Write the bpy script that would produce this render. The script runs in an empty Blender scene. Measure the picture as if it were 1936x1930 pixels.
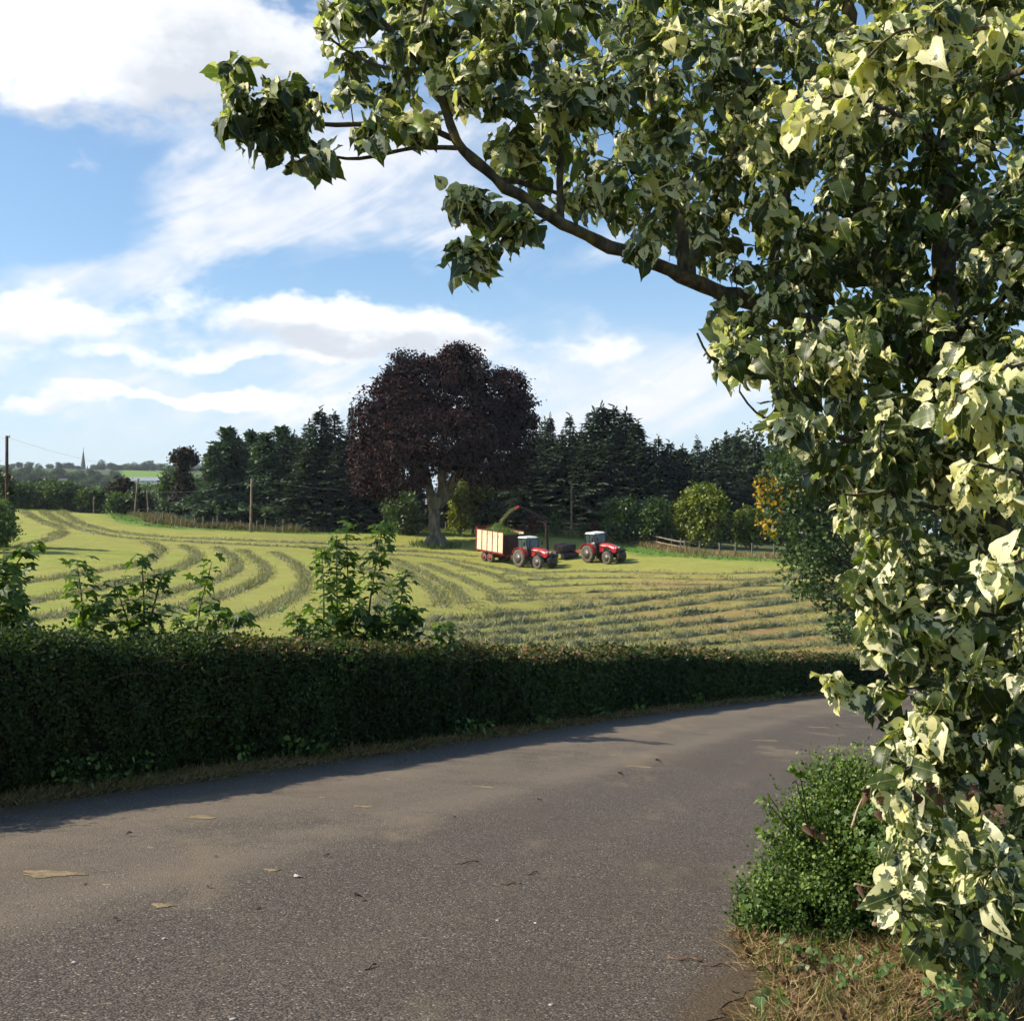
import bpy, bmesh, math, random
import numpy as np
from mathutils import Vector, Matrix
R = np.random.default_rng(7)
random.seed(7)
rad = math.radians
SC = bpy.context.scene
COL = SC.collection
# ------------------------------------------------------------------ camera
W0, H0, F0, HZ = 1936.0, 1930.0, 2215.0, 1060.0
ZC = 1.5
PITCH = math.atan((HZ - H0 / 2) / F0)
cam_d = bpy.data.cameras.new("camera")
cam_d.sensor_fit = 'HORIZONTAL'; cam_d.sensor_width = 36.0
cam_d.lens = 36.0 * F0 / W0
cam_d.clip_start = 0.05; cam_d.clip_end = 8000
cam = bpy.data.objects.new("camera", cam_d); COL.objects.link(cam)
cam.location = (0, 0, ZC); cam.rotation_euler = (math.pi / 2 + PITCH, 0, 0)
SC.camera = cam
# ------------------------------------------------------------------ light
SUN_EL = rad(38); SUN_AZ = (-0.991, -0.13)           # horizontal direction towards the sun
_to = Vector((SUN_AZ[0] * math.cos(SUN_EL), SUN_AZ[1] * math.cos(SUN_EL), math.sin(SUN_EL))).normalized()
sun_d = bpy.data.lights.new("sun", 'SUN'); sun_d.energy = 5.0; sun_d.angle = rad(0.53)
sun_d.color = (1.0, 0.90, 0.74)
sun = bpy.data.objects.new("sun", sun_d); COL.objects.link(sun)
sun.rotation_euler = (-_to).to_track_quat('-Z', 'Y').to_euler(); sun.location = (-60, 10, 60)
SC.view_settings.view_transform = 'Standard'; SC.view_settings.look = 'None'
SC.view_settings.exposure = 0.60; SC.view_settings.gamma = 1.0
SC.view_settings.use_curve_mapping = False
SC.cycles.max_bounces = 5; SC.cycles.diffuse_bounces = 2; SC.cycles.glossy_bounces = 2
SC.cycles.transmission_bounces = 4; SC.cycles.transparent_max_bounces = 6; SC.cycles.volume_bounces = 0
SC.cycles.use_denoising = True; SC.cycles.use_adaptive_sampling = True
SC.cycles.adaptive_threshold = 0.04; SC.cycles.adaptive_min_samples = 16
SC.cycles.caustics_reflective = False; SC.cycles.caustics_refractive = False
# ------------------------------------------------------------------ node helper
class S:
    """a shader socket with arithmetic"""
    def __init__(s, nt, o): s.nt, s.o = nt, o
    def _m(s, op, *a):
        n = s.nt.nodes.new('ShaderNodeMath'); n.operation = op
        for i, v in enumerate((s,) + a):
            if isinstance(v, S): s.nt.links.new(v.o, n.inputs[i])
            else: n.inputs[i].default_value = v
        return S(s.nt, n.outputs[0])
    def __add__(s, b): return s._m('ADD', b)
    __radd__ = __add__
    def __sub__(s, b): return s._m('SUBTRACT', b)
    def __rsub__(s, b): return (s * -1.0) + b
    def __mul__(s, b): return s._m('MULTIPLY', b)
    __rmul__ = __mul__
    def __truediv__(s, b): return s._m('DIVIDE', b)
    def f(s, op, *a): return s._m(op, *a)
    def ramp(s, a, b, lo=0.0, hi=1.0, smooth=True):
        n = s.nt.nodes.new('ShaderNodeMapRange'); n.interpolation_type = 'SMOOTHSTEP' if smooth else 'LINEAR'
        s.nt.links.new(s.o, n.inputs[0])
        n.inputs[1].default_value, n.inputs[2].default_value = a, b
        n.inputs[3].default_value, n.inputs[4].default_value = lo, hi
        return S(s.nt, n.outputs[0])
def sock(nt, v, inp):
    if isinstance(v, S): nt.links.new(v.o, inp)
    else:
        if hasattr(v, '__len__') and len(v) == 3 and len(inp.default_value) == 4: v = (*v, 1.0)
        inp.default_value = v
def mixc(nt, f, a, b, blend='MIX'):
    n = nt.nodes.new('ShaderNodeMix'); n.data_type = 'RGBA'; n.blend_type = blend
    sock(nt, f, n.inputs[0]); sock(nt, a, n.inputs[6]); sock(nt, b, n.inputs[7])
    return S(nt, n.outputs[2])
def comb(nt, x, y, z):
    n = nt.nodes.new('ShaderNodeCombineXYZ')
    for i, v in enumerate((x, y, z)): sock(nt, v, n.inputs[i])
    return S(nt, n.outputs[0])
def sep(nt, v):
    n = nt.nodes.new('ShaderNodeSeparateXYZ'); sock(nt, v, n.inputs[0])
    return [S(nt, o) for o in n.outputs]
def noise(nt, vec=None, scale=1.0, detail=4.0, rough=0.5, dist=0.0, out=0):
    n = nt.nodes.new('ShaderNodeTexNoise')
    if vec is not None: nt.links.new(vec.o, n.inputs['Vector'])
    n.inputs['Scale'].default_value = scale; n.inputs['Detail'].default_value = detail
    n.inputs['Roughness'].default_value = rough; n.inputs['Distortion'].default_value = dist
    return S(nt, n.outputs[out])
def voro(nt, vec=None, scale=1.0, feature='F1', out='Distance', rnd=1.0):
    n = nt.nodes.new('ShaderNodeTexVoronoi'); n.feature = feature
    if vec is not None: nt.links.new(vec.o, n.inputs['Vector'])
    n.inputs['Scale'].default_value = scale; n.inputs['Randomness'].default_value = rnd
    return S(nt, n.outputs[out])
def attr(nt, name, out='Fac'):
    n = nt.nodes.new('ShaderNodeAttribute'); n.attribute_name = name
    return S(nt, n.outputs[out])
def coord(nt, kind='Object'):
    return S(nt, nt.nodes.new('ShaderNodeTexCoord').outputs[kind])
def geom(nt, kind):
    return S(nt, nt.nodes.new('ShaderNodeNewGeometry').outputs[kind])
def vmul(nt, v, k):
    n = nt.nodes.new('ShaderNodeVectorMath'); n.operation = 'MULTIPLY'
    sock(nt, v, n.inputs[0]); n.inputs[1].default_value = k
    return S(nt, n.outputs[0])
def vadd(nt, v, k):
    n = nt.nodes.new('ShaderNodeVectorMath'); n.operation = 'ADD'
    sock(nt, v, n.inputs[0]); sock(nt, k, n.inputs[1])
    return S(nt, n.outputs[0])
# ------------------------------------------------------------------ sky
world = bpy.data.worlds.new("World"); SC.world = world; world.use_nodes = True
nt = world.node_tree; nt.nodes.clear()
sky = nt.nodes.new('ShaderNodeTexSky'); sky.sky_type = 'NISHITA'; sky.sun_disc = False
sky.sun_elevation = SUN_EL; sky.sun_rotation = math.atan2(SUN_AZ[0], SUN_AZ[1])
sky.air_density = 1.0; sky.dust_density = 0.6; sky.ozone_density = 1.6; sky.altitude = 60
g = coord(nt, 'Generated')
dx, dy, dz = sep(nt, g)
AZ = dx.f('ARCTAN2', dy); EL = dz.f('ARCSINE')
# warp the angles a little so that the cloud banks get cloud-like edges
nv = vmul(nt, g, (1, 1, 1.7))
wn = nt.nodes.new('ShaderNodeTexNoise'); nt.links.new(nv.o, wn.inputs['Vector'])
wn.inputs['Scale'].default_value = 9.0; wn.inputs['Detail'].default_value = 4.0; wn.inputs['Roughness'].default_value = 0.58
wx, wy, wz = sep(nt, S(nt, wn.outputs['Color']))
A2 = AZ + (wx - 0.5) * 0.11; E2 = EL + (wy - 0.5) * 0.075
def ang(px, py):
    a = math.atan((px - W0 / 2) / F0)
    return a, math.atan((HZ - py) / F0 * math.cos(a))
AE = comb(nt, A2, E2, 0.0)
def bump_at(acc, px, py, sx, sy, w, rot=0.0):
    """acc + w * exp(-r^2) round one place of the sky"""
    a, e = ang(px, py)
    mp = nt.nodes.new('ShaderNodeMapping'); mp.vector_type = 'TEXTURE'; nt.links.new(AE.o, mp.inputs[0])
    mp.inputs[1].default_value = (a, e, 0); mp.inputs[2].default_value = (0, 0, rot); mp.inputs[3].default_value = (sx / F0, sy / F0, 1)
    d = nt.nodes.new('ShaderNodeVectorMath'); d.operation = 'DOT_PRODUCT'; nt.links.new(mp.outputs[0], d.inputs[0]); nt.links.new(mp.outputs[0], d.inputs[1])
    q = nt.nodes.new('ShaderNodeMath'); q.operation = 'POWER'; q.inputs[0].default_value = math.exp(-1); nt.links.new(d.outputs['Value'], q.inputs[1])
    return S(nt, q.outputs[0])._m('MULTIPLY_ADD', w, acc)
hi = noise(nt, vmul(nt, g, (1.0, 1.0, 2.6)), 5.0, 5.0, 0.6)
fine = noise(nt, vmul(nt, g, (1.0, 1.0, 1.8)), 22.0, 4.0, 0.62)
# high thin cloud, drawn out along the diagonal
ca, sa = math.cos(0.45), math.sin(0.45)
d1 = AZ * ca + EL * sa; d2 = EL * ca - AZ * sa
cir = noise(nt, comb(nt, d1 * 3.0, d2 * 12.0, dz * 0.0 + 3.0), 1.6, 4.0, 0.6, 0.6)
thin = (cir - 0.50) * 1.7 + (hi - 0.5) * 1.1 + (fine - 0.5) * 0.55 - 0.16
for b in ((300, 150, 450, 160, .35, .2), (600, 250, 400, 120, .35, .3), (1200, 720, 500, 110, .75, 0), (500, 770, 700, 80, .75, 0), (120, 610, 260, 90, .5, .1), (1100, 450, 300, 90, .3, .1), (200, 480, 260, 75, .85, .42), (620, 365, 280, 85, .85, .25), (430, 440, 300, 60, .45, .45), (420, 320, 200, 60, .35, .2),
          (330, 230, 110, 50, .40, -.4), (980, 560, 220, 22, .30, -.35), (1180, 700, 330, 90, .62, 0),
          (60, 560, 160, 60, .30, .3), (880, 430, 90, 60, .75, 0), (700, 700, 600, 60, .22, 0), (760, 300, 200, 90, .5, .1),
          (70, 390, 170, 75, -.75, .1), (780, 520, 170, 50, -.55, .3), (1180, 570, 200, 50, -.65, -.1), (60, 480, 200, 45, -.3, .3), (420, 530, 160, 22, -.4, .4)):
    thin = bump_at(thin, *b)
thin_m = thin.ramp(-0.05, 1.15)
# heap clouds: bank in the middle, small heaps low down, big grey-bellied cloud at the upper left
heap = (hi - 0.5) * 1.15 + (fine - 0.5) * 1.6 - 0.08
for b in ((580, 620, 340, 60, 1.25, 0), (760, 640, 260, 45, .55, -.1), (40, 600, 140, 42, .9, 0), (30, 690, 150, 42, .55, 0),
          (330, 672, 220, 14, .5, 0), (420, 690, 160, 14, .5, 0), (175, 745, 48, 20, 1.05, 0), (245, 748, 40, 14, .8, 0), (400, 755, 80, 22, .95, 0), (320, 762, 120, 16, .6, 0), (60, 775, 110, 18, .85, 0),
          (1150, 650, 230, 35, .55, 0), (1270, 740, 260, 40, .35, 0), (640, 780, 300, 30, .4, 0),
          (60, 70, 280, 125, .85, 0), (400, 130, 220, 110, .5, 0), (250, 0, 480, 80, .5, 0), (560, 60, 200, 90, .4, 0),
          (80, 400, 240, 60, -.8, 0), (750, 520, 300, 45, -.8, .1), (1150, 560, 200, 60, -.7, 0), (200, 715, 300, 16, -.45, 0), (1500, 300, 500, 300, -.35, 0)):
    heap = bump_at(heap, *b)
heap_m = heap.ramp(0.18, 0.92)
belly = bump_at(0.0, 90, 215, 240, 40, 1.1)
for b in ((430, 190, 150, 100, .95), (620, 655, 330, 32, .95), (780, 672, 200, 22, .5), (300, 140, 140, 160, .5), (40, 640, 150, 24, .55), (520, 90, 120, 120, .35), (1150, 700, 260, 30, .4), (400, 712, 240, 12, .4), (250, 790, 300, 12, .4), (620, 440, 200, 26, .3)): belly = bump_at(belly, *b)
far_belly = noise(nt, vmul(nt, g, (1.0, 1.0, 2.0)), 3.0, 2.0, 0.5).ramp(0.5, 0.75, 0.0, 0.35)
belly = (belly + far_belly) * (0.75 + (fine - 0.5) * 1.5) + (0.5 - hi) * 0.6
belly = belly.ramp(0.05, 0.9, 0, 1)
cl_white = (12.0, 12.0, 12.1); cl_grey = (7.4, 7.8, 8.5)
cl = mixc(nt, belly, cl_white, cl_grey)
skyc = mixc(nt, 1.0, S(nt, sky.outputs[0]), (1.62, 1.82, 1.88), 'MULTIPLY')
hz_m = EL.ramp(0.0, 0.26, 0.92, 0.0)
skyc = mixc(nt, hz_m, skyc, (7.4, 8.3, 9.0))
streak = (cir + (fine - 0.5) * 0.35).ramp(0.36, 0.66, 0.40, 0.95)
c1 = mixc(nt, thin_m * streak, skyc, (9.7, 9.9, 10.4))
c2 = mixc(nt, heap_m * 0.95, c1, cl)
below = EL.ramp(-0.08, -0.01, 1.0, 0.0)
c3 = mixc(nt, below, c2, (1.6, 1.8, 1.2))
bg = nt.nodes.new('ShaderNodeBackground'); nt.links.new(c3.o, bg.inputs[0]); bg.inputs[1].default_value = 0.068
wo = nt.nodes.new('ShaderNodeOutputWorld'); nt.links.new(bg.outputs[0], wo.inputs[0])
world.cycles.sampling_method = 'MANUAL'; world.cycles.sample_map_resolution = 512

# ------------------------------------------------------------------ geometry helpers
def P(px, py, Y):
    """point at depth Y (metres in front of the camera) seen at picture position px, py"""
    cx = (px - W0 / 2) / F0; cy = -(py - H0 / 2) / F0
    fw = math.cos(PITCH) - math.sin(PITCH) * cy; up = math.sin(PITCH) + math.cos(PITCH) * cy
    return np.array((cx / fw * Y, Y, ZC + up / fw * Y))
def smooth(a, b, x):
    t = np.clip((x - a) / (b - a), 0, 1); return t * t * (3 - 2 * t)
def plane(x, y):
    yy = np.minimum(y, 75.0)
    return ZC - (1.474 + 0.0339 * np.clip(x, -40, 40) + 0.06975 * yy)
def catmull(pts, n):
    p = np.array(pts, float); m = len(p)
    ext = np.vstack([2 * p[0] - p[1], p, 2 * p[-1] - p[-2]])
    out = []
    for i in range(m - 1):
        a, b, c, d = ext[i:i + 4]
        t = np.linspace(0, 1, n, endpoint=False)[:, None]
        out.append(0.5 * ((2 * b) + (c - a) * t + (2 * a - 5 * b + 4 * c - d) * t ** 2 + (3 * b - a - 3 * c + d) * t ** 3))
    out.append(p[-1:]); return np.vstack(out)
def resample(p, step):
    seg = np.linalg.norm(np.diff(p, axis=0), axis=1); s = np.concatenate([[0], np.cumsum(seg)])
    n = max(2, int(s[-1] / step) + 1); t = np.linspace(0, s[-1], n)
    return np.stack([np.interp(t, s, p[:, k]) for k in range(p.shape[1])], 1)
HL = resample(catmull([(-17, -18), (-12.2, -8), (-8.3, 1.2), (-4.44, 10.27), (-1.3, 17.4), (4.65, 31), (15.6, 51.6), (28, 70), (46, 92)], 40), 0.3)
HT = np.gradient(HL, axis=0); HT /= np.linalg.norm(HT, axis=1)[:, None]
HN = np.stack([HT[:, 1], -HT[:, 0]], 1)          # to the right of the hedge, towards the road
from mathutils.kdtree import KDTree
def kd_of(pts):
    k = KDTree(len(pts))
    for i, p in enumerate(pts): k.insert((float(p[0]), float(p[1]), 0.0), i)
    k.balance(); return k
_hk = kd_of(HL)
def offset(x, y):
    """signed distance to the right of the hedge front"""
    x = np.asarray(x, float).ravel(); y = np.asarray(y, float).ravel(); find = _hk.find
    k = np.fromiter((find((a, b, 0.0))[1] for a, b in zip(x.tolist(), y.tolist())), np.int64, len(x))
    return (x - HL[k, 0]) * HN[k, 0] + (y - HL[k, 1]) * HN[k, 1]
_ctl = [P(*q) for q in (
    (100, 1150, 45), (100, 1100, 62), (100, 1050, 82), (100, 1010, 100), (60, 968, 128), (-100, 960, 128), (-100, 1010, 100),
    (300, 1180, 42), (300, 1120, 62), (300, 1060, 85), (300, 1016, 105), (250, 973, 128),
    (500, 1200, 40), (500, 1100, 72), (500, 1050, 92), (500, 1012, 110),
    (800, 1200, 47), (800, 1130, 67), (800, 1080, 88), (820, 1037, 118), (800, 1007, 129),
    (1000, 1210, 50), (1000, 1140, 70), (1010, 1075, 104), (1040, 1012, 124),
    (1200, 1225, 54), (1200, 1150, 73), (1150, 1068, 103), (1200, 1035, 115),
    (1500, 1238, 60), (1500, 1150, 76), (1500, 1095, 92), (1450, 1055, 108),
    (1700, 1200, 70), (1700, 1070, 108), (2000, 1200, 80), (2000, 1075, 110),
    (-300, 1130, 55), (-300, 1060, 80), (-300, 1000, 105), (-300, 955, 130), (-700, 1100, 70), (-700, 960, 130),
    (400, 1000, 132), (700, 1000, 135), (1100, 1006, 136), (1400, 1030, 132), (1700, 1045, 135), (2200, 1050, 135),
    (400, 990, 165), (1000, 995, 165), (1600, 1015, 165), (2200, 1020, 165), (50, 958, 165), (-400, 948, 165))]
for x, y in ((-20, -18), (-14, -8), (-10.5, 1.5), (-6.8, 11.2), (-4, 18.5), (1.8, 32.5), (12.5, 53), (-16, 12), (-13, 22), (-22, 0), (-30, 15)):
    _ctl.append(np.array((x, y, float(plane(x, y)) + (0.05 if x > -12 else 0.2))))
_ctl = np.array(_ctl)
def _tps(d2): return np.where(d2 > 1e-9, d2 * np.log(np.maximum(d2, 1e-9)), 0.0)
def _fit(c, lam):
    n = len(c); q = c[:, :2] / 50.0
    K = _tps(((q[:, None] - q[None]) ** 2).sum(2)) + lam * np.eye(n)
    Pm = np.hstack([np.ones((n, 1)), q]); A = np.zeros((n + 3, n + 3))
    A[:n, :n] = K; A[:n, n:] = Pm; A[n:, :n] = Pm.T
    return q, np.linalg.solve(A, np.concatenate([c[:, 2], np.zeros(3)]))
_q, _w = _fit(_ctl, 0.02)
_fd = np.array([0, 150, 200, 260, 400, 600, 800, 1000, 1150, 1400, 2000, 5000.0])
_fz = np.array([7, 7, 8, 7, 12, 33, 56, 75, 80, 80, 60, 30.0])
def gz(x, y):
    sh = np.shape(x); x = np.asarray(x, float).ravel(); y = np.asarray(y, float).ravel()
    r = np.hypot(x, y); k = np.minimum(1, 175 / np.maximum(r, 1e-6))
    cx, cy = np.clip(x * k, -75, 80), np.clip(y * k, -18, 170)
    z = np.empty(len(x)); n = len(_q)
    for i in range(0, len(x), 20000):
        s_ = slice(i, i + 20000); q = np.stack([cx[s_], cy[s_]], 1) / 50.0
        z[s_] = _tps(((q[:, None] - _q[None]) ** 2).sum(2)) @ _w[:n] + _w[n] + q @ _w[n + 1:]
    u = x / np.maximum(np.abs(y), 1e-3)
    left = smooth(-0.10, -0.24, u) * (y > 0)
    zf = np.interp(r, _fd, _fz) * left + (5 + 0.004 * r) * (1 - left)
    far = smooth(140, 200, r); z = z * (1 - far) + zf * far
    o = offset(x, y)
    w = smooth(-2.6, -0.3, o) * (1 - smooth(62, 80, y))
    pl = plane(x, y) - 0.10 * smooth(-0.6, 0.1, o) * (1 - smooth(7.6, 8.6, o))
    bank = 0.25 * smooth(7.5, 12, o)
    z = z * (1 - w) + (pl + bank) * w
    return z.reshape(sh) if sh else float(z[0])
_gx = np.arange(-95, 105.1, 0.5); _gy = np.arange(2, 176.1, 0.5)
_gg = gz(*np.meshgrid(_gx, _gy)).astype(float)
def gzf(x, y):
    """fast ground height inside the field"""
    x = np.asarray(x, float); y = np.asarray(y, float)
    i = np.clip((x - _gx[0]) / .5, 0, len(_gx) - 1.001); j = np.clip((y - _gy[0]) / .5, 0, len(_gy) - 1.001)
    a = i.astype(int); b = j.astype(int); u = i - a; v = j - b
    return (_gg[b, a] * (1 - u) + _gg[b, a + 1] * u) * (1 - v) + (_gg[b + 1, a] * (1 - u) + _gg[b + 1, a + 1] * u) * v
def ground_hit(px, py, lo=34.0, hi_=150.0):
    Y = np.linspace(lo, hi_, 500); a = P(px, py, 1.0)
    pts = np.stack([a[0] * Y, Y, ZC + (a[2] - ZC) * Y], 1)
    d = pts[:, 2] - gzf(pts[:, 0], pts[:, 1]); k = np.argmax(d < 0)
    if d[k] >= 0: k = len(Y) - 1
    return pts[k, :2]
def road_hit(px, py):
    a = P(px, py, 1.0); sx, sz = a[0], a[2] - ZC
    Y = 1.474 / (-sz - 0.0339 * sx - 0.06975); return np.array((sx * Y, Y))

def mesh_np(name, v, f, uv=None, attrs=None, smooth_=False, mats=None, mat_idx=None):
    """mesh from arrays; f is (n,k) or a list of such arrays"""
    fl = f if isinstance(f, list) else [f]; fl = [np.asarray(a, np.int32) for a in fl if len(a)]
    me = bpy.data.meshes.new(name); v = np.asarray(v, np.float32)
    me.vertices.add(len(v)); me.vertices.foreach_set('co', v.ravel())
    idx = np.concatenate([a.ravel() for a in fl]); tot = np.concatenate([np.full(len(a), a.shape[1], np.int32) for a in fl])
    st = np.concatenate([[0], np.cumsum(tot)[:-1]]).astype(np.int32)
    me.loops.add(len(idx)); me.loops.foreach_set('vertex_index', idx.astype(np.int32))
    me.polygons.add(len(tot)); me.polygons.foreach_set('loop_start', st)
    try: me.polygons.foreach_set('loop_total', tot)
    except Exception: pass
    if uv is not None:
        l = me.uv_layers.new(name='UVMap'); l.data.foreach_set('uv', np.asarray(uv, np.float32)[idx].ravel())
    for k, a in (attrs or {}).items():
        a = np.asarray(a, np.float32)
        if a.ndim == 1: me.attributes.new(k, 'FLOAT', 'POINT').data.foreach_set('value', a)
        else:
            if a.shape[1] == 3: a = np.hstack([a, np.ones((len(a), 1), np.float32)])
            me.attributes.new(k, 'FLOAT_COLOR', 'POINT').data.foreach_set('color', a.ravel())
    if mat_idx is not None: me.polygons.foreach_set('material_index', np.asarray(mat_idx, np.int32))
    me.update(calc_edges=True)
    if smooth_: me.polygons.foreach_set('use_smooth', np.ones(len(tot), bool))
    me.validate(clean_customdata=False)
    return me
def link(name, me, mat=None, parent=None, loc=None, kind=None):
    o = bpy.data.objects.new(name, me); COL.objects.link(o)
    if mat is not None and me is not None and not len(me.materials): me.materials.append(mat)
    if parent is not None: o.parent = parent
    if loc is not None: o.location = loc
    if kind: o['kind'] = kind
    return o
def tag(o, label=None, cat=None, group=None, kind=None):
    if label: o['label'] = label
    if cat: o['category'] = cat
    if group: o['group'] = group
    if kind: o['kind'] = kind
    return o
def empty(name, loc, label, cat, group=None, rz=0.0):
    o = bpy.data.objects.new(name, None); COL.objects.link(o); o.location = tuple(float(a) for a in loc)
    o.rotation_euler = (0, 0, rz); o.empty_display_size = 0.2
    return tag(o, label, cat, group)
def copy_tree(o, parent=None):
    c = o.copy(); COL.objects.link(c); c.parent = parent
    for ch in o.children: copy_tree(ch, c)
    return c
class MB:
    """collects simple shapes into one mesh"""
    def __init__(s): s.v = []; s.f = []; s.n = 0
    def add(s, v, f):
        v = np.asarray(v, float); s.v.append(v); s.f += [tuple(int(i) + s.n for i in q) for q in f]; s.n += len(v); return s
    def box(s, c, d, rot=None, taper=None):
        x, y, z = (a / 2 for a in d); v = np.array([(i * x, j * y, k * z) for k in (-1, 1) for j in (-1, 1) for i in (-1, 1)], float)
        if taper: v[4:, 0] *= taper[0]; v[4:, 1] *= taper[1]
        if rot is not None: v = v @ np.array(rot).T
        return s.add(v + np.array(c), [(0, 2, 3, 1), (4, 5, 7, 6), (0, 1, 5, 4), (2, 6, 7, 3), (0, 4, 6, 2), (1, 3, 7, 5)])
    def hexa(s, v): return s.add(v, [(0, 3, 2, 1), (4, 5, 6, 7), (0, 1, 5, 4), (1, 2, 6, 5), (2, 3, 7, 6), (3, 0, 4, 7)])
    def tube(s, pts, rads, n=6, cap=True):
        pts = np.asarray(pts, float); rads = np.broadcast_to(rads, len(pts)); t = np.gradient(pts, axis=0); rings = []
        up = np.array((0.13, 0.21, 0.97))
        for p, d, r in zip(pts, t, rads):
            d = d / (np.linalg.norm(d) + 1e-12)
            a = np.cross(d, up)
            if np.linalg.norm(a) < 0.1: a = np.cross(d, (1, 0, 0))
            a /= np.linalg.norm(a); b = np.cross(d, a)
            th = np.arange(n) * 2 * math.pi / n; rings.append(p + r * (np.cos(th)[:, None] * a + np.sin(th)[:, None] * b))
        f = [(i * n + j, i * n + (j + 1) % n, (i + 1) * n + (j + 1) % n, (i + 1) * n + j) for i in range(len(pts) - 1) for j in range(n)]
        if cap: f += [tuple(range(n))[::-1], tuple((len(pts) - 1) * n + j for j in range(n))]
        return s.add(np.vstack(rings), f)
    def lathe(s, prof, c, axis=(0, 1, 0), n=20):
        """profile of (radius, along axis)"""
        ax = np.array(axis, float); a = np.cross(ax, (0, 0, 1)) if abs(ax[2]) < .9 else np.array((1., 0, 0)); a /= np.linalg.norm(a); b = np.cross(ax, a)
        th = np.arange(n) * 2 * math.pi / n; rings = [np.array(c) + ax * h + r * (np.cos(th)[:, None] * a + np.sin(th)[:, None] * b) for r, h in prof]
        m = len(prof)
        f = [(i * n + j, i * n + (j + 1) % n, (i + 1) * n + (j + 1) % n, (i + 1) * n + j) for i in range(m - 1) for j in range(n)]
        f += [tuple(range(n))[::-1], tuple((m - 1) * n + j for j in range(n))]
        return s.add(np.vstack(rings), f)
    def build(s, name, mat, parent=None, sm=False, bevel=0.0, loc=None, base=None):
        me = bpy.data.meshes.new(name); v = np.vstack(s.v)
        if base is not None: v = v - np.array(base)
        me.from_pydata([tuple(a) for a in v], [], s.f)
        if bevel or sm:
            bm = bmesh.new(); bm.from_mesh(me); bmesh.ops.recalc_face_normals(bm, faces=bm.faces)
            if bevel: bmesh.ops.bevel(bm, geom=list(bm.edges), offset=bevel, segments=2, affect='EDGES', profile=0.6)
            bm.to_mesh(me); bm.free()
        if sm: me.polygons.foreach_set('use_smooth', np.ones(len(me.polygons), bool))
        me.update(); return link(name, me, mat, parent, loc)
def tubes_np(paths, n=5):
    """many tapered tubes -> arrays; paths: list of (pts(k,3), radii(k))"""
    V = []; Fq = []; c = 0; th = np.arange(n) * 2 * math.pi / n
    for pts, rr in paths:
        pts = np.asarray(pts, float); k = len(pts); rr = np.broadcast_to(rr, k)
        t = np.gradient(pts, axis=0); t /= np.linalg.norm(t, axis=1)[:, None] + 1e-12
        a = np.cross(t, np.array((0.31, 0.42, 0.85))); a /= np.linalg.norm(a, axis=1)[:, None] + 1e-9; b = np.cross(t, a)
        ring = pts[:, None] + rr[:, None, None] * (np.cos(th)[None, :, None] * a[:, None] + np.sin(th)[None, :, None] * b[:, None])
        V.append(ring.reshape(-1, 3)); i = np.arange(k - 1)[:, None] * n; j = np.arange(n)[None]; j2 = (j + 1) % n
        Fq.append(np.stack([i + j, i + j2, i + n + j2, i + n + j], 2).reshape(-1, 4) + c); c += k * n
    return np.vstack(V), np.vstack(Fq)
def frames(d, nrm):
    """columns: x = side, y = along d, z = normal"""
    d = d / (np.linalg.norm(d, axis=1)[:, None] + 1e-9); x = np.cross(d, nrm); x /= np.linalg.norm(x, axis=1)[:, None] + 1e-9
    return np.stack([x, d, np.cross(x, d)], 2)
def instance_np(tv, tf, M, pos, sc, tuv=None, att=None):
    """copies of a template as one mesh"""
    n, k = len(pos), len(tv); sc = np.asarray(sc, float)
    if sc.ndim == 1: sc = sc[:, None]
    v = np.einsum('nij,nkj->nki', M, tv[None] * sc[:, None, :] if sc.shape[1] > 1 else tv[None] * sc[:, :, None]) + pos[:, None]
    fs = [(np.asarray(q)[None] + (np.arange(n) * k)[:, None, None]).reshape(-1, np.asarray(q).shape[1]) for q in (tf if isinstance(tf, list) else [tf])]
    return v.reshape(-1, 3), fs, (np.tile(tuv, (n, 1)) if tuv is not None else None), {a: np.repeat(b, k, axis=0) for a, b in (att or {}).items()}
def rand_dirs(n, rng=None):
    v = (rng or R).normal(size=(n, 3)); return v / np.linalg.norm(v, axis=1)[:, None]
def vnoise(p, seed=0, f=1.0):
    """cheap smooth 3-D noise, about -1..1"""
    rg = np.random.default_rng(seed); out = np.zeros(len(p))
    for k in range(7):
        d = rg.normal(size=3) * f * (1 + 0.35 * k); out += np.sin(p @ d + rg.uniform(0, 6.28)) / (1 + 0.3 * k)
    return out / 2.6
# ------------------------------------------------------------------ materials
def new_mat(name):
    m = bpy.data.materials.new(name); m.use_nodes = True; n = m.node_tree; n.nodes.clear()
    o = n.nodes.new('ShaderNodeOutputMaterial'); return m, n, o
def bsdf(n, col, rough=0.6, metal=0.0, spec=0.4, bump=None, bs=0.3, bd=0.02, **kw):
    b = n.nodes.new('ShaderNodeBsdfPrincipled'); sock(n, col, b.inputs['Base Color']); sock(n, rough, b.inputs['Roughness'])
    b.inputs['Metallic'].default_value = metal; b.inputs['Specular IOR Level'].default_value = spec
    for k, v in kw.items(): sock(n, v, b.inputs[k.replace('_', ' ')])
    if bump is not None:
        q = n.nodes.new('ShaderNodeBump'); q.inputs['Strength'].default_value = bs; q.inputs['Distance'].default_value = bd
        n.links.new(bump.o, q.inputs['Height']); n.links.new(q.outputs[0], b.inputs['Normal'])
    return b
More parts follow.
